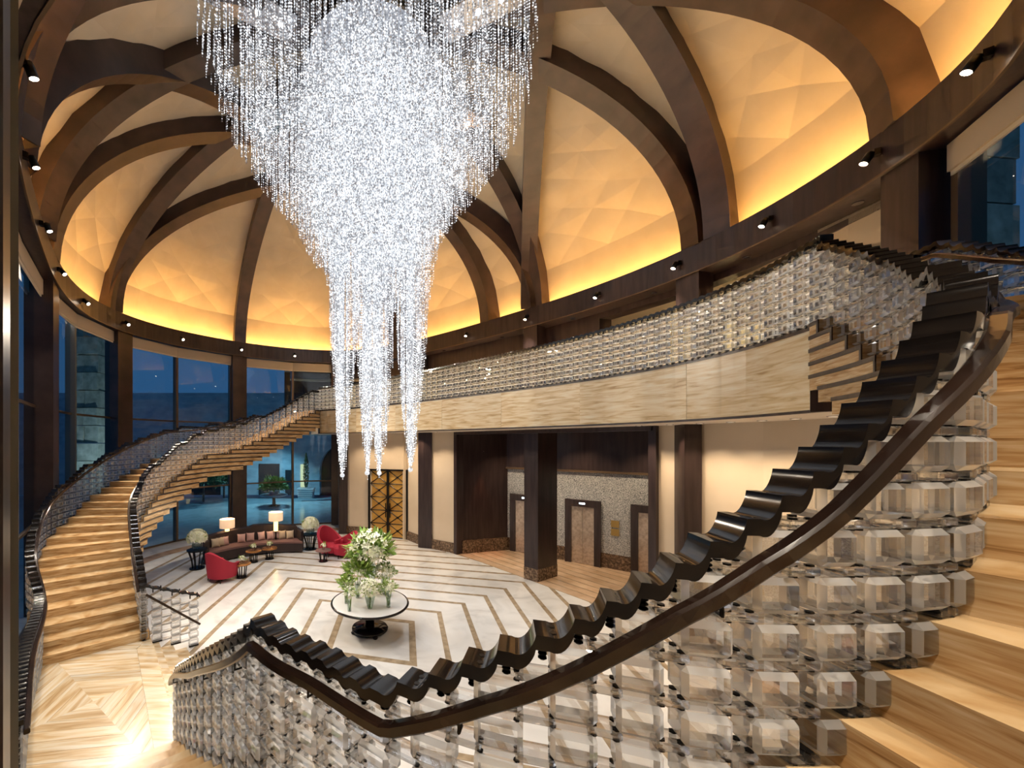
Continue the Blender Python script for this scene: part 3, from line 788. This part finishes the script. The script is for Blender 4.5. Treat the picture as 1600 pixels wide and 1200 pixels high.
for i, (u0, u1) in enumerate(((-1.02, -.45), (0, .57), (1.01, 1.58))):
    a, b = ep(u0)+en*.12, ep(u1)+en*.12; d_ = struct(thing('door_%d' % (i+2), (*lerp(a, b, .5), 0)))
    L = np.linalg.norm(b-a); w_ = .22
    MB().beam(a, lerp(a, b, w_/L), 0, 2.46, .16, 0).build('door_frame', 'wood', d_)
    MB().beam(lerp(a, b, 1-w_/L), b, 0, 2.46, .16, 0).build('door_frame', 'wood', d_)
    MB().beam(a, b, 2.20, 2.46, .17, 0).build('door_frame', 'wood', d_)
    for h in range(2):
        MB().beam(lerp(a, b, w_/L+(1-2*w_/L)*(.5*h+.005)), lerp(a, b, w_/L+(1-2*w_/L)*(.5*h+.495)), .02, 2.2, .05, 0).build('lift_door_leaf', 'lift', d_)
    MB().beam(lerp(a, b, .42)+en*.09, lerp(a, b, .58)+en*.09, 2.30, 2.36, .01, 0).build('floor_display', 'num', d_)
for z0, z1 in ((1.55, 1.80), (1.25, 1.5)):
    a = ep(.78)+en*.1; MB().beam(a-ed*.13, a+ed*.13, z0, z1, .03).build('call_plate', 'sign', wf)
# planks of the lift lobby floor
lf = floor_o
for k in range(13):
    a = J0+jn*(.02+.42*k); b = J1+jn*(.02+.42*k)
    MB().prism([tuple(a-jd*.2), tuple(b+jd*2), tuple(b+jd*2+jn*.36), tuple(a-jd*.2+jn*.36)], -.01, .006).build('floor_plank', 'peach', lf)
MB().prism([tuple(J0+jn*.0-jd*.2), tuple(J1+jd*2), tuple(J1+jd*2+jn*5.6), tuple(J0-jd*.2+jn*5.6)], -.012, .002).build('plank_joints', 'inlay', lf)

# ------------------------------------------------------------------ upper corridor behind the balcony
up = struct(thing('wall_upper', (6, 16, ZU)))
ts = np.arange(-2.5, 1.96, .125)
def coff(t): return 1. if t < .9 else max(.36, 1-(t-.9)*.70)
def ring_strip(name, mat, o0, o1, z0, z1, parent, ts=ts):
    return MB().strip([tuple(ring(t, max(.75, o0*coff(t)))) for t in ts], [tuple(ring(t, max(.80, o1*coff(t)))) for t in ts], z0, z1).build(name, mat, parent)
ring_strip('corridor_wall', 'wood', 3.3, 3.45, ZU, HB+.3, up)
ring_strip('corridor_ceiling', 'soffit', 1.25, 3.4, HB-.42, HB-.36, up)
ring_strip('dropped_header', 'wood', .75, 1.25, HB-1.15, HB-.3, up, ts[:24])
ring_strip('dropped_header', 'wood', .75, 1.25, HB-.55, HB-.3, up, ts[23:])
ring_strip('pale_bulkhead', 'blind', 1.5, 1.6, HB-1.8, HB-.4, up, ts[28:])
ring_strip('header_edge', 'blind', 1.2, 1.32, HB-1.25, HB-1.13, up)
for t in (-1.5, -.6, .35, .75):
    radial_box(t, 3.2, 1.1, .12, ZU+.05, ZU+2.1).build('wall_niche', 'shop' if t in (.75, -1.5) else 'wood', up)

for t in (-5.25, -4.5, -3.75, -3.0, -2.4, -1.75, -1.25, -.75, -.25, .25, .75, 1.25, 1.75, 2.2):  # lamps added under the beam to brighten the crystal balustrades
    p = ring(t, .45); q = p+(RC-p)*(.2 if t < -2.2 else .26)
    MB().lathe([(.06, -.02), (.08, -.02), (.08, 0)], (p[0], p[1], ZB), 12).build('added_downlight_trim', 'steel', beam)
    spot_aim((p[0], p[1], ZB-.04), (q[0], q[1], 3.6 if t < -2.2 else ZU+.3), P_RAIL*(1.3 if t < -2.2 else 1), math.radians(80), (1, .92, .82) if t < -2.2 else (1, .80, .52), .06, .7, 'added_downlight', beam)

# ------------------------------------------------------------------ soffit downlights added as wall wash, and lift-lobby lights
def added_downlight(p, z, target, e, size=60, col=(1, .76, .50), parent=balc):
    MB().lathe([(.06, -.012), (.075, -.012), (.075, 0)], (p[0], p[1], z), 12).build('added_downlight_trim', 'steel', parent)
    MB().lathe([(.052, -.013), (.052, -.006)], (p[0], p[1], z), 12).build('added_downlight_lens', 'lens_soft', parent)
    spot_aim((p[0], p[1], z-.03), (target[0], target[1], 0), e, math.radians(size), col, .05, .7, 'added_downlight', parent)
for a, b, k in ((WA[1], WA[2], 1), (WA[2], WA[3], 2), (WA[3], WA[4], 2), (WA[4], WA[5], 1), (WB[0], WB[1], 1), (WB[1], WB[2], 2), (WB[2], WB[3], 2), (WB[3], WB[4], 2)):
    for i in range(k):
        p = lerp(a, b, (i+.5)/k); q = RC-p; q = q/np.linalg.norm(q)
        added_downlight(p+q*.75, 5.10, p+q*.55, P_DOWN, 95)
for u in (-.7, .3, 1.3):
    added_downlight(ep(u)+en*1.2, 5.10, ep(u)+en*.9, P_DOWN*2.2, 110)
added_downlight(lerp(J0, E0, .42)+np.array((.1, -.35)), 4.3, lerp(J0, E0, .42)+np.array((.1, -.2)), P_DOWN*1.6, 32, (1, .30, .10))

# ------------------------------------------------------------------ chandelier
CH = np.array((-.37, 10.6)); CS = CH[1]/F
ch = tag(thing('crystal_chandelier', (CH[0], CH[1], 3.8)), 'huge cascading crystal chandelier with four long tails under the dome', 'chandelier')
prof_r = np.array([0, .9, 1.15, 1.44, 1.7, 1.97, 3.05, 3.7, 4.25])
prof_z = np.array([9.3, 9.3, 9.35, 9.5, 9.9, 10.5, 11.9, 13.0, 13.95])
tails = [((533-578)*CS, .25, 3.78, .40), ((574-578)*CS, -.25, 3.88, .36), ((592-578)*CS, .35, 3.83, .36), ((641-578)*CS, .0, 3.95, .38)]
strings = []
def add_strings(n, rad, spacing):
    pass
sp = .128
xs = np.arange(-4.3, 4.3, sp)
for i, x in enumerate(xs):
    for j, y in enumerate(xs):
        px_, py_ = x+(sp/2 if j % 2 else 0)+rng.normal(0, .012), y+rng.normal(0, .012); r = math.hypot(px_, py_)
        if r > 4.22: continue
        prox = max(math.exp(-((px_-lx)**2+(py_-ly)**2)/.9) for lx, ly in ((-1.55, .3), (-.15, -1.1), (.35, 1.2), (1.75, -.1)))
        if rng.random() > max(.46 if r > 2.5 else .26, prox): continue
        a = math.atan2(py_, px_)
        fold = 1+.05*math.sin(5*a+.6)+.03*math.sin(9*a)
        strings.append((px_, py_, np.interp(r/fold, prof_r, prof_z)+rng.normal(0, .045)))
# dense inner curtains that taper into the tails
for tx, ty, zb, r0 in tails:
    for q in range(380):
        rr = 1.25*rng.random()**1.0; a = rng.random()*2*math.pi
        x, y = tx+rr*math.cos(a), ty+rr*math.sin(a)
        f = rr/1.25
        # radius of the tail at height z: thin at the bottom, wide at the top
        zz = np.interp(rr, [0, .05, .11, .18, .28, .38, .48, .58, .8, 1.25], [zb, zb+.15, zb+.5, zb+1.1, zb+2.3, zb+3.5, zb+4.7, zb+5.6, zb+6.3, zb+7.6])
        strings.append((x*1.0+(x-tx)*.18*np.sign(tx)*(1 if (x-tx)*tx > 0 else 0), y, zz+rng.normal(0, .10)))
V_ = []
for x, y, zb in strings:
    zt = min(14.75, dome_z(CH[0]+x, CH[1]+y)+.25)
    if zb > zt-.2: continue
    n = int((zt-zb)/.068); zz = zb+np.arange(n)*.068
    V_.append(np.c_[np.full(n, x), np.full(n, y), zz])
V_ = np.concatenate(V_)
print('beads', len(V_))
rad = .0135+.0075*rng.random(len(V_))
octa = np.array([(1, 0, 0), (0, 1, 0), (-1, 0, 0), (0, -1, 0), (0, 0, 1.45), (0, 0, -1.45)])
ang = rng.random(len(V_))*math.pi; ca_, sa_ = np.cos(ang), np.sin(ang)
verts = np.empty((len(V_), 6, 3))
for i, (x, y, z) in enumerate(octa):
    verts[:, i, 0] = V_[:, 0]+(x*ca_-y*sa_)*rad; verts[:, i, 1] = V_[:, 1]+(x*sa_+y*ca_)*rad; verts[:, i, 2] = V_[:, 2]-3.8+z*rad
fi = np.array([(0, 1, 4), (1, 2, 4), (2, 3, 4), (3, 0, 4), (1, 0, 5), (2, 1, 5), (3, 2, 5), (0, 3, 5)])
faces = (fi[None]+6*np.arange(len(V_))[:, None, None]).reshape(-1, 3)
me = bpy.data.meshes.new('bead_strings'); me.vertices.add(len(V_)*6); me.vertices.foreach_set('co', verts.ravel())
me.loops.add(faces.size); me.loops.foreach_set('vertex_index', faces.ravel().astype(np.int32))
me.polygons.add(len(faces)); me.polygons.foreach_set('loop_start', np.arange(0, faces.size, 3, dtype=np.int32))
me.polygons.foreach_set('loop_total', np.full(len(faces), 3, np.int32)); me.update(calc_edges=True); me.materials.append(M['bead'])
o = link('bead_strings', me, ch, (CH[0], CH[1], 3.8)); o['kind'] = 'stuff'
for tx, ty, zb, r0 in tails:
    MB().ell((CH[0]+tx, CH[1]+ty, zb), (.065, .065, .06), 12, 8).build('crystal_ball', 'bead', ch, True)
for i in range(6):
    a = math.pi/6+i*math.pi/3; p = CH+np.array((math.cos(a), math.sin(a)))*3.2
    MB().box((p[0], p[1], 14.62), (2.2, .75, .06), a).build('mounting_plate', 'steel', ch)
    for k in range(4):
        q = p+np.array((math.cos(a), math.sin(a)))*(-.8+.53*k)
        MB().lathe([(.06, 0), (.06, .02)], (q[0], q[1], 14.56), 10).build('led_lamp', 'chand_led', ch)
MB().lathe([(1.6, 0), (1.6, .08)], (CH[0], CH[1], 14.75), 32).build('mounting_plate', 'steel', ch)
def area(loc, size, energy, col, target=None, parent=None, shape='DISK', name='lamp'):
    l = bpy.data.lights.new(name, 'AREA'); l.energy = energy; l.size = size; l.color = col; l.shape = shape
    o = bpy.data.objects.new(name, l); COL.objects.link(o); o.location = loc
    if target is not None: o.rotation_euler = (Vector(target)-Vector(loc)).to_track_quat('-Z', 'Y').to_euler()
    if parent is not None: o.location = Vector(loc)-Vector(world_loc(parent)); o.parent = parent
    return o
for i in range(4):
    a = math.pi/4+i*math.pi/2; p = CH+np.array((math.cos(a), math.sin(a)))*4.6
    spot_aim((p[0], p[1], 13.6), (p[0]-math.cos(a)*1.5, p[1]-math.sin(a)*1.5, 0), P_CHAND*2, math.radians(70), (.97, .98, 1), .3, .6, 'chandelier_lamp', ch)
spot_aim((CH[0], CH[1], 3.6), (CH[0], CH[1], 0), P_CHAND*.16, math.radians(130), (1, .97, .93), .35, .8, 'chandelier_lamp', ch)

# ------------------------------------------------------------------ flowers
def bouquet(parent, c, r, nleaf, nflow, petal=.05, leaf=.14, stem_to=None, name='foliage', rz=1.):
    lf_, fw = MB(), MB()
    for i in range(nleaf):
        v = rng.normal(size=3); v /= np.linalg.norm(v); v[2] = abs(v[2])*1.0-.15; p = np.array(c)+v*r*(.35+.65*rng.random())*np.array((1, 1, rz))
        d = v+rng.normal(0, .35, 3); d /= np.linalg.norm(d); s_ = np.cross(d, rng.normal(size=3)); s_ /= np.linalg.norm(s_); L = leaf*(.7+.6*rng.random())
        q = p+d*L; m = p+d*L*.5; w = s_*L*.16
        lf_.add([p, m+w, q, m-w], [(0, 1, 2, 3)])
    for i in range(nflow):
        v = rng.normal(size=3); v /= np.linalg.norm(v); v[2] = abs(v[2])*1.05-.12; p = np.array(c)+v*r*(.8+.25*rng.random())*np.array((1, 1, rz))
        u = np.cross(v, (.3, .1, 1)); u /= np.linalg.norm(u); w = np.cross(v, u)
        for k in range(5):
            a = 2*math.pi*k/5+i; e = math.cos(a)*u+math.sin(a)*w; t_ = -math.sin(a)*u+math.cos(a)*w
            fw.add([p, p+e*petal*.6+t_*petal*.35+v*petal*.3, p+e*petal*1.15+v*petal*.35, p+e*petal*.6-t_*petal*.35+v*petal*.3], [(0, 1, 2, 3)])
    if stem_to is not None:
        for i in range(7):
            v = rng.normal(0, .25, 3)*r; lf_.tube([np.array(stem_to)+v*.12*np.array((1, 1, 0)), np.array(c)+v*np.array((1, 1, .3))], .006, 4)
    lf_.build(name, 'leaf', parent, kind='stuff')
    if fw.v: fw.build('blossoms', 'petal', parent, kind='stuff')

# ------------------------------------------------------------------ centre table
TC = at(578, 986, 0)[:2]; zt = .74
tb = tag(thing('round_table', (*TC, 0)), 'round pedestal table with white top and black rim under the chandelier', 'table')
MB().lathe([(.0, zt-.055), (.90, zt-.06), (.955, zt-.045), (.97, zt-.02), (.96, zt), (.915, zt)], (*TC, 0), 64, False).build('rim', 'black', tb, True)
MB().lathe([(0.92, zt-.02), (.92, zt+.002)], (*TC, 0), 64).build('table_top', 'white_top', tb)
MB().lathe([(.115, .11), (.105, .4), (.115, zt-.05)], (*TC, 0), 32).build('pedestal', 'black', tb, True)
MB().lathe([(.44, .055), (.45, .07), (.44, .11), (.12, .125)], (*TC, 0), 40).build('base_plate', 'black', tb, True)
for k in range(4):
    a = math.radians(20+90*k); MB().lathe([(.05, 0), (.065, .03), (.05, .06)], (TC[0]+.42*math.cos(a), TC[1]+.42*math.sin(a), 0), 12).build('foot', 'black', tb, True)
def vase(name, px, py, h, r0, r1, bc, br, nl, nf, lab, petal=.055, leaf=.16, rz=1.):
    p = at(px, py, zt); root = tag(thing(name, (p[0], p[1], zt+.004)), lab, 'flower vase', 'flower vases on the round table')
    MB().lathe([(r0*.9, 0), (r0, .02), ((r0+r1)/2, h*.5), (r1, h), (r1-.008, h), ((r0+r1)/2-.008, h*.5), (r0-.008, .02)], (p[0], p[1], zt+.004), 16).build('glass', 'vase', root, True)
    bouquet(root, (p[0], p[1], zt+h+bc), br, nl, nf, petal, leaf, (p[0], p[1], zt+.03), rz=rz)
vase('flower_vase', 580, 926, .78, .075, .11, .30, .58, 520, 150, 'tall vase of white lilies at the centre of the round table', .085, .24)
vase('flower_vase', 559, 934, .38, .06, .08, .25, .27, 160, 26, 'vase of long green stems left of the tall lilies', .06, .26, 1.3)
vase('flower_vase', 602, 928, .40, .09, .12, .16, .27, 130, 60, 'wide vase of cream roses right of the tall lilies', .06, .12)
vase('flower_vase', 541, 943, .30, .045, .05, .16, .15, 90, 16, 'leftmost slim vase of green stems on the round table', .045, .16, 1.5)
vase('flower_vase', 546, 955, .26, .045, .045, .14, .14, 60, 22, 'small front-left cylinder vase of pale buds', .045, .10, 1.3)
vase('flower_vase', 578, 951, .30, .06, .13, .14, .26, 110, 80, 'front flared vase of white blossoms on the round table', .06, .11)
vase('flower_vase', 607, 949, .30, .05, .045, .16, .19, 90, 34, 'front-right slim vase of yellow-white flowers', .05, .12)

# ------------------------------------------------------------------ lounge furniture
def arc_pts(a, b, bulge, n=22):
    a, b = np.array(a), np.array(b); d = b-a; nrm = np.array((-d[1], d[0]))/np.linalg.norm(d)
    if nrm[1] < 0: nrm = -nrm
    return [a+d*u+nrm*bulge*4*u*(1-u) for u in np.linspace(0, 1, n)], nrm
S0, S1 = at(326, 884, 0)[:2], at(473, 864, 0)[:2]
fr, nrm = arc_pts(S0, S1, .55)
so = tag(thing('curved_sofa', (*lerp(S0, S1, .5), 0)), 'long curved dark brown velvet sofa below the windows', 'sofa')
def off_curve(P, d): return [p+nrm*d for p in P]
MB().strip(fr, off_curve(fr, 1.0), .05, .40).build('sofa_base', 'darkvelvet', so)
MB().strip(off_curve(fr, .02), off_curve(fr, .78), .40, .47).build('seat', 'seat', so)
secs = []
for i, p in enumerate(fr):
    u = i/(len(fr)-1); top = .92+.10*math.sin(math.pi*u*1.0)+(.06 if u > .5 else 0); q0, q1 = p+nrm*.76, p+nrm*1.06
    secs.append([(*q0, .10), (*q1, .06), (*(q1+nrm*.06), top), (*(q0+nrm*.06), top-.02)])
MB().sweep(secs, None).build('backrest', 'darkvelvet', so)
for p, s_ in ((fr[0], 1), (fr[-1], -1)):
    d_ = (fr[1]-fr[0])/np.linalg.norm(fr[1]-fr[0])*s_
    MB().prism([tuple(p-d_*.16+nrm*.25), tuple(p+d_*.04+nrm*.2), tuple(p+d_*.04+nrm*1.05), tuple(p-d_*.16+nrm*1.05)], .06, .86).build('arm', 'darkvelvet', so)
cu = [(.09, 'cush2', 'leftmost champagne cushion on the curved sofa'), (.145, 'cush2', 'slim champagne cushion, second from the left on the sofa'), (.19, 'cush', 'pink cushion, third from the left on the sofa'),
      (.37, 'cush', 'left pink cushion of the middle pair on the sofa'), (.47, 'cush', 'right pink cushion of the middle pair on the sofa'), (.60, 'cush', 'lone pink cushion just right of the sofa middle'),
      (.70, 'cush', 'pink cushion at the left of the right-hand cushion group'), (.76, 'cush', 'narrow pink cushion in the right-hand cushion group'), (.83, 'cush2', 'champagne cushion in the right-hand group on the sofa'), (.91, 'cush2', 'rightmost champagne cushion on the curved sofa')]
def pillow(sx, sz, th):
    bm = bmesh.new(); bmesh.ops.create_grid(bm, x_segments=8, y_segments=8, size=.5)
    P = [v.co.copy() for v in bm.verts]; bm.free(); mb = MB(); n = 9
    for sgn in (1, -1):
        for p in P:
            e = max(0, (1-(2*p.x)**2)*(1-(2*p.y)**2))**.5
            k = 1-.10*(1-abs(2*p.x)**3)*abs(2*p.y)**2-.0; k2 = 1-.10*(1-abs(2*p.y)**3)*abs(2*p.x)**2
            mb.v.append((p.x*sx*k2, sgn*th/2*e, (p.y*k+.5)*sz))
    for o_ in (0, 81):
        for i in range(8):
            for j in range(8):
                a = o_+i*9+j; f = (a, a+1, a+10, a+9); mb.f.append(f if o_ else f[::-1])
    return mb
pm = {k: pillow(.335, .36, .15).mesh('cushion', k, True) for k in ('cush', 'cush2')}
for u, mt, lab in cu:
    i = u*(len(fr)-1); p = lerp(fr[int(i)], fr[min(int(i)+1, len(fr)-1)], i-int(i))+nrm*.58
    o = link('cushion', pm[mt], None, (p[0], p[1], .475), math.atan2(nrm[1], nrm[0])-math.pi/2+random.uniform(-.3, .3)); o.rotation_euler[0] = -.25
    tag(o, lab, 'cushion', 'cushions on the curved sofa')
def table_lamp(px, py, d, lab):
    x = (px-CX)/F*d; zc = EYE-(py-HOR)/F*d; r = tag(thing('table_lamp', (x, d, 0)), lab, 'lamp')
    MB().lathe([(.30, zc-.17), (.30, zc+.19), (.292, zc+.19), (.292, zc-.17)], (x, d, 0), 24, False).build('lamp_shade', 'shade', r, True)
    MB().lathe([(.09, zc-.62), (.09, zc-.17)], (x, d, 0), 14).build('lamp_base', 'glow', r)
    MB().lathe([(.16, 0), (.05, .03), (.03, zc-.64), (.12, zc-.62)], (x, d, 0), 14).build('stand', 'metal', r)
    l = bpy.data.lights.new('bulb', 'POINT'); l.energy = 25; l.color = (1, .7, .4); l.shadow_soft_size = .08
    o = bpy.data.objects.new('bulb', l); COL.objects.link(o); o.parent = r; o.location = (0, 0, zc+.25)
table_lamp(355, 818, at(355, 866, 0)[1], 'lamp with peach drum shade behind the sofa, left one')
table_lamp(431, 807, at(431, 860, 0)[1], 'lamp with peach drum shade behind the sofa, right one')
def flower_stand(px, py, lab, hpx):
    p = at(px, py, 0)[:2]; h = hpx/F*p[1]; r = tag(thing('flower_stand', (*p, 0)), lab, 'flower stand')
    MB().lathe([(.27, 0), (.27, .03)], (*p, 0), 20).build('base_plate', 'metal', r)
    MB().lathe([(.36, h-.04), (.36, h)], (*p, 0), 24).build('stand_top', 'metal', r)
    for k in range(8):
        a = 2*math.pi*k/8; MB().tube([(p[0]+.16*math.cos(a), p[1]+.16*math.sin(a), .03), (p[0]+.19*math.cos(a), p[1]+.19*math.sin(a), h*.4), (p[0]+.31*math.cos(a), p[1]+.31*math.sin(a), h-.03)], .022, 6).build('leg', 'metal', r)
    MB().lathe([(.08, h), (.19, h+.10), (.17, h+.24), (.16, h+.24), (.18, h+.10)], (*p, 0), 18).build('glass_bowl', 'vase', r, True)
    bouquet(r, (p[0], p[1], h+.40), .33, 90, 260, .10, .14)
flower_stand(308, 888, 'black slatted stand with a ball of white flowers, left of the sofa', 30)
flower_stand(485, 858, 'black slatted stand with a ball of white flowers, right of the sofa', 24)
def tub_chair(px, py, face, lab, hb=.95, sc=1.):
    p = at(px, py, 0)[:2]; r = tag(thing('armchair', (*p, 0)), lab, 'armchair', 'red velvet armchairs')
    def loc(x, y, z):
        c, s_ = math.cos(face), math.sin(face); return (p[0]+(x*c-y*s_)*sc, p[1]+(x*s_+y*c)*sc, z*sc)
    # shell: wraps from one arm round the back, front is +x
    S = []
    for i in range(25):
        a = math.radians(50+260*i/24); k = .5-.5*math.cos(2*math.pi*i/24)
        top = .58+(hb-.58)*k**1.3; ro, ri = .50+.02*k, .40
        S.append([loc(ro*.92*math.cos(a), ro*.92*math.sin(a), .14), loc(ro*1.08*math.cos(a), ro*1.08*math.sin(a), top), loc((ri+.04)*math.cos(a), (ri+.04)*math.sin(a), top), loc(ri*math.cos(a), ri*math.sin(a), .14)])
    smooth_shade(MB().sweep(S, None).build('shell', 'red', r))
    mb = MB(); pr = [(.0, .14), (.41, .14), (.42, .38), (.38, .43), (.0, .44)]; mb.lathe(pr, (0, 0, 0), 24, False)
    mb.v = [loc(v[0]+.03, v[1], v[2]) for v in mb.v]; smooth_shade(mb.build('seat', 'red', r))
    for x, y in ((.32, .3), (.32, -.3), (-.32, .3), (-.32, -.3)):
        MB().tube([loc(x, y, .15), loc(x*1.05, y*1.05, 0)], [.022, .014], 6).build('leg', 'metal', r)
tub_chair(348, 905, math.radians(60), 'red velvet tub armchair seen from behind at the left of the lounge', 1.0, 1.02)
tub_chair(516, 866, math.radians(-50), 'red high-backed armchair behind the right side table', 1.12, 1.0)
tub_chair(538, 869, math.radians(200), 'red armchair turned sideways beside the table flowers', 1.0, 1.0)
def side_table(px, py, hpx, mat, lab):
    p = at(px, py, 0)[:2]; h = hpx/F*p[1]; r = tag(thing('side_table', (*p, 0)), lab, 'side table', 'small round side tables of the lounge')
    MB().lathe([(.30, h-.035), (.31, h-.02), (.30, h)], (*p, 0), 24).build('table_top', mat, r, True)
    MB().lathe([(.18, 0), (.18, .025)], (*p, 0), 18).build('base_plate', 'metal', r)
    for k in range(5):
        a = 2*math.pi*k/5; MB().tube([(p[0]+.12*math.cos(a), p[1]+.12*math.sin(a), .02), (p[0]+.17*math.cos(a), p[1]+.17*math.sin(a), h-.03)], .02, 6).build('leg', 'metal', r)
    v = tag(thing('bud_vase', (*p, h)), lab.replace('small round', 'white bud vase on the').replace(' before the', ' by the'), 'bud vase', 'bud vases in the lounge')
    MB().lathe([(.035, 0), (.05, .05), (.025, .11), (.02, .11)], (*p, h), 10).build('glass', 'vase', v)
    bouquet(v, (p[0], p[1], h+.16), .09, 14, 12, .05, .12)
side_table(378, 902, 22, 'copper', 'small round copper side table beside the left red armchair')
side_table(396, 878, 18, 'copper', 'small round copper side table before the sofa middle')
side_table(421, 873, 17, 'copper', 'small round brass side table before the right half of the sofa')
side_table(505, 877, 18, 'seat', 'small round mauve side table before the high-backed red armchair')

# ------------------------------------------------------------------ courtyard outside the windows
gr = struct(MB().prism([(-70, -20), (30, -20), (60, 80), (-70, 80)], -.45, -.32).build('floor_outside', 'paving'))
yw = struct(thing('wall_outside', (-10, 35, 0)))
def ax_(px): return (px-CX)/F*35
arc_c = ax_(541); rad_ = 2.35
prof = [(-60, 0), (arc_c-rad_, 0), (arc_c-rad_, 2.2)]+[(arc_c+rad_*math.cos(a), 2.2+rad_*math.sin(a)) for a in np.linspace(math.pi, 0, 14)[1:-1]]+[(arc_c+rad_, 2.2), (arc_c+rad_, 0), (14, 0), (14, 9), (-60, 9)]
n = len(prof); mb = MB(); mb.add([(x, 35, z) for x, z in prof]+[(x, 36, z) for x, z in prof], [tuple(range(n)), tuple(range(2*n-1, n-1, -1))]+[(i, n+i, n+(i+1) % n, (i+1) % n) for i in range(n)])
mb.build('stone_wall', 'stone', yw)
MB().box((arc_c, 37.2, 2.4), (6, .2, 5.5)).build('arch_void', 'void', yw)  # dark panel painted as the shade behind the arch
for x0, x1, z0, z1 in ((405, 437, 0, 2.75), (446, 459, 0, 2.2), (300, 345, 0, 2.3), (250, 275, 0, 2.6)):
    MB().box(((ax_(x0)+ax_(x1))/2, 34.97, (z0+z1)/2), (ax_(x1)-ax_(x0), .14, z1-z0)).build('doorway', 'void', yw)  # dark slab on the wall, shade of the opening put into its colour
MB().box((ax_(473), 34.96, 1.7), (.35, .14, 2.0)).build('lit_niche', 'shop', yw)
for k in range(8):
    MB().box((ax_(395)+k*.95, 34.93, 5.7+.0), (.75, .1, .28)).build('cornice_block', 'stone', yw)
ot = tag(thing('outdoor_table', (*at(428, 790, 0)[:2], 0)), 'round outdoor pedestal table carrying a leafy plant, seen through the window', 'table')
p = at(428, 790, 0)[:2]
MB().lathe([(.98, .74), (1.0, .78), (.98, .82)], (*p, 0), 32).build('table_top', 'stone', ot, True)
MB().lathe([(.45, 0), (.12, .08), (.10, .74)], (*p, 0), 20).build('pedestal', 'metal', ot, True)
pl = tag(thing('leafy_plant', (*p, .82)), 'big leafy green plant standing on the outdoor table', 'plant')
bouquet(pl, (p[0], p[1], 1.35), .85, 900, 8, .05, .34); MB().lathe([(.3, .82), (.42, 1.1)], (*p, 0), 16).build('pot', 'stone', pl)
p = np.array((ax_(478)*.94, 33)); cyp = tag(thing('cypress', (*p, 0)), 'slim dark cypress in a pale planter outside the window', 'tree')
mb = MB()
for i in range(600):
    u = rng.random(); r_ = .26*math.sin(math.pi*min(1, .12+u*.88))*(.6+.4*rng.random()); a = rng.random()*6.28; q = np.array((p[0]+r_*math.cos(a), p[1]+r_*math.sin(a), .85+u*2.8)); d = np.array((math.cos(a)*.05, math.sin(a)*.05, .16)); w = np.array((-math.sin(a), math.cos(a), 0))*.04
    mb.add([q, q+d*.5+w, q+d, q+d*.5-w], [(0, 1, 2, 3)])
mb.build('foliage', 'hedge', cyp, kind='stuff')
for k in range(5): MB().box((p[0], p[1], .1+.17*k), (1.15+.05*k, 1.0, .12)).build('planter_slat', 'white_top', cyp)
MB().box((p[0], p[1], .42), (1.0, .85, .84)).build('planter_core', 'stone', cyp)
for i, (px, d, r_) in enumerate(((318, 31, 1.5), (262, 30, 1.7), (350, 33, 1.1))):
    x = (px-CX)/F*d; t_ = tag(thing('courtyard_shrub', (x, d, 0)), ['dark shrub outside behind the left stair', 'dark shrub outside, farthest left beyond the glass', 'small dark shrub outside near the lamp column'][i], 'shrub')
    bouquet(t_, (x, d, r_*1.1), r_, 900, 0, .05, .32); MB().tube([(x, d, 0), (x, d, r_)], .08, 6).build('trunk', 'wood', t_)
    t_.children[0].data.materials[0] = M['hedge']
# rustic stone pier outside the left windows
pier = tag(thing('stone_pier', (-15.6, 21, 0)), 'tall pier of rough stone blocks outside the left windows', 'pier')
for k in range(14):
    for h in range(2):
        MB().box((-15.6+(-.38 if h else .38)*(1 if k % 2 else .6), 21+.1*(k % 2), .48+.92*k), (.74 if k % 2 else 1.0-.5*h, .9, .88), .05*math.sin(k*2+h)).build('stone_block', 'green_stone', pier)
# pale facade and blue sky beyond the right-hand window
fac = tag(thing('stone_facade', (15, 7.5, 0)), 'stone building corner seen through the window at the right edge', 'building')
for k in range(16):
    MB().box((13.1+.08*(k % 2), 9.2, .5+.98*k), (.9, 1.4, .94), .1).build('stone_block', 'green_stone', fac)
MB().box((17.0, 7.5, 11.2), (6, 1.0, .9), -.2).build('stone_lintel', 'green_stone', fac)
spot_aim((-8.5, 31.5, 7), (-9.5, 31, 0), 2200, math.radians(110), (.45, .9, 1), .15, .5, 'courtyard_lamp')

for loc, tgt, e in (((-12.5, 18.5, 1.0), (-15.6, 21, 6), 1400), ((11.2, 7.5, 6.5), (13.1, 9.2, 10), 120)):  # unseen lamps added to brighten the stone pier and the facade
    spot_aim(loc, tgt, e, math.radians(80), (.75, .9, 1), .2, .8, 'added_uplight')
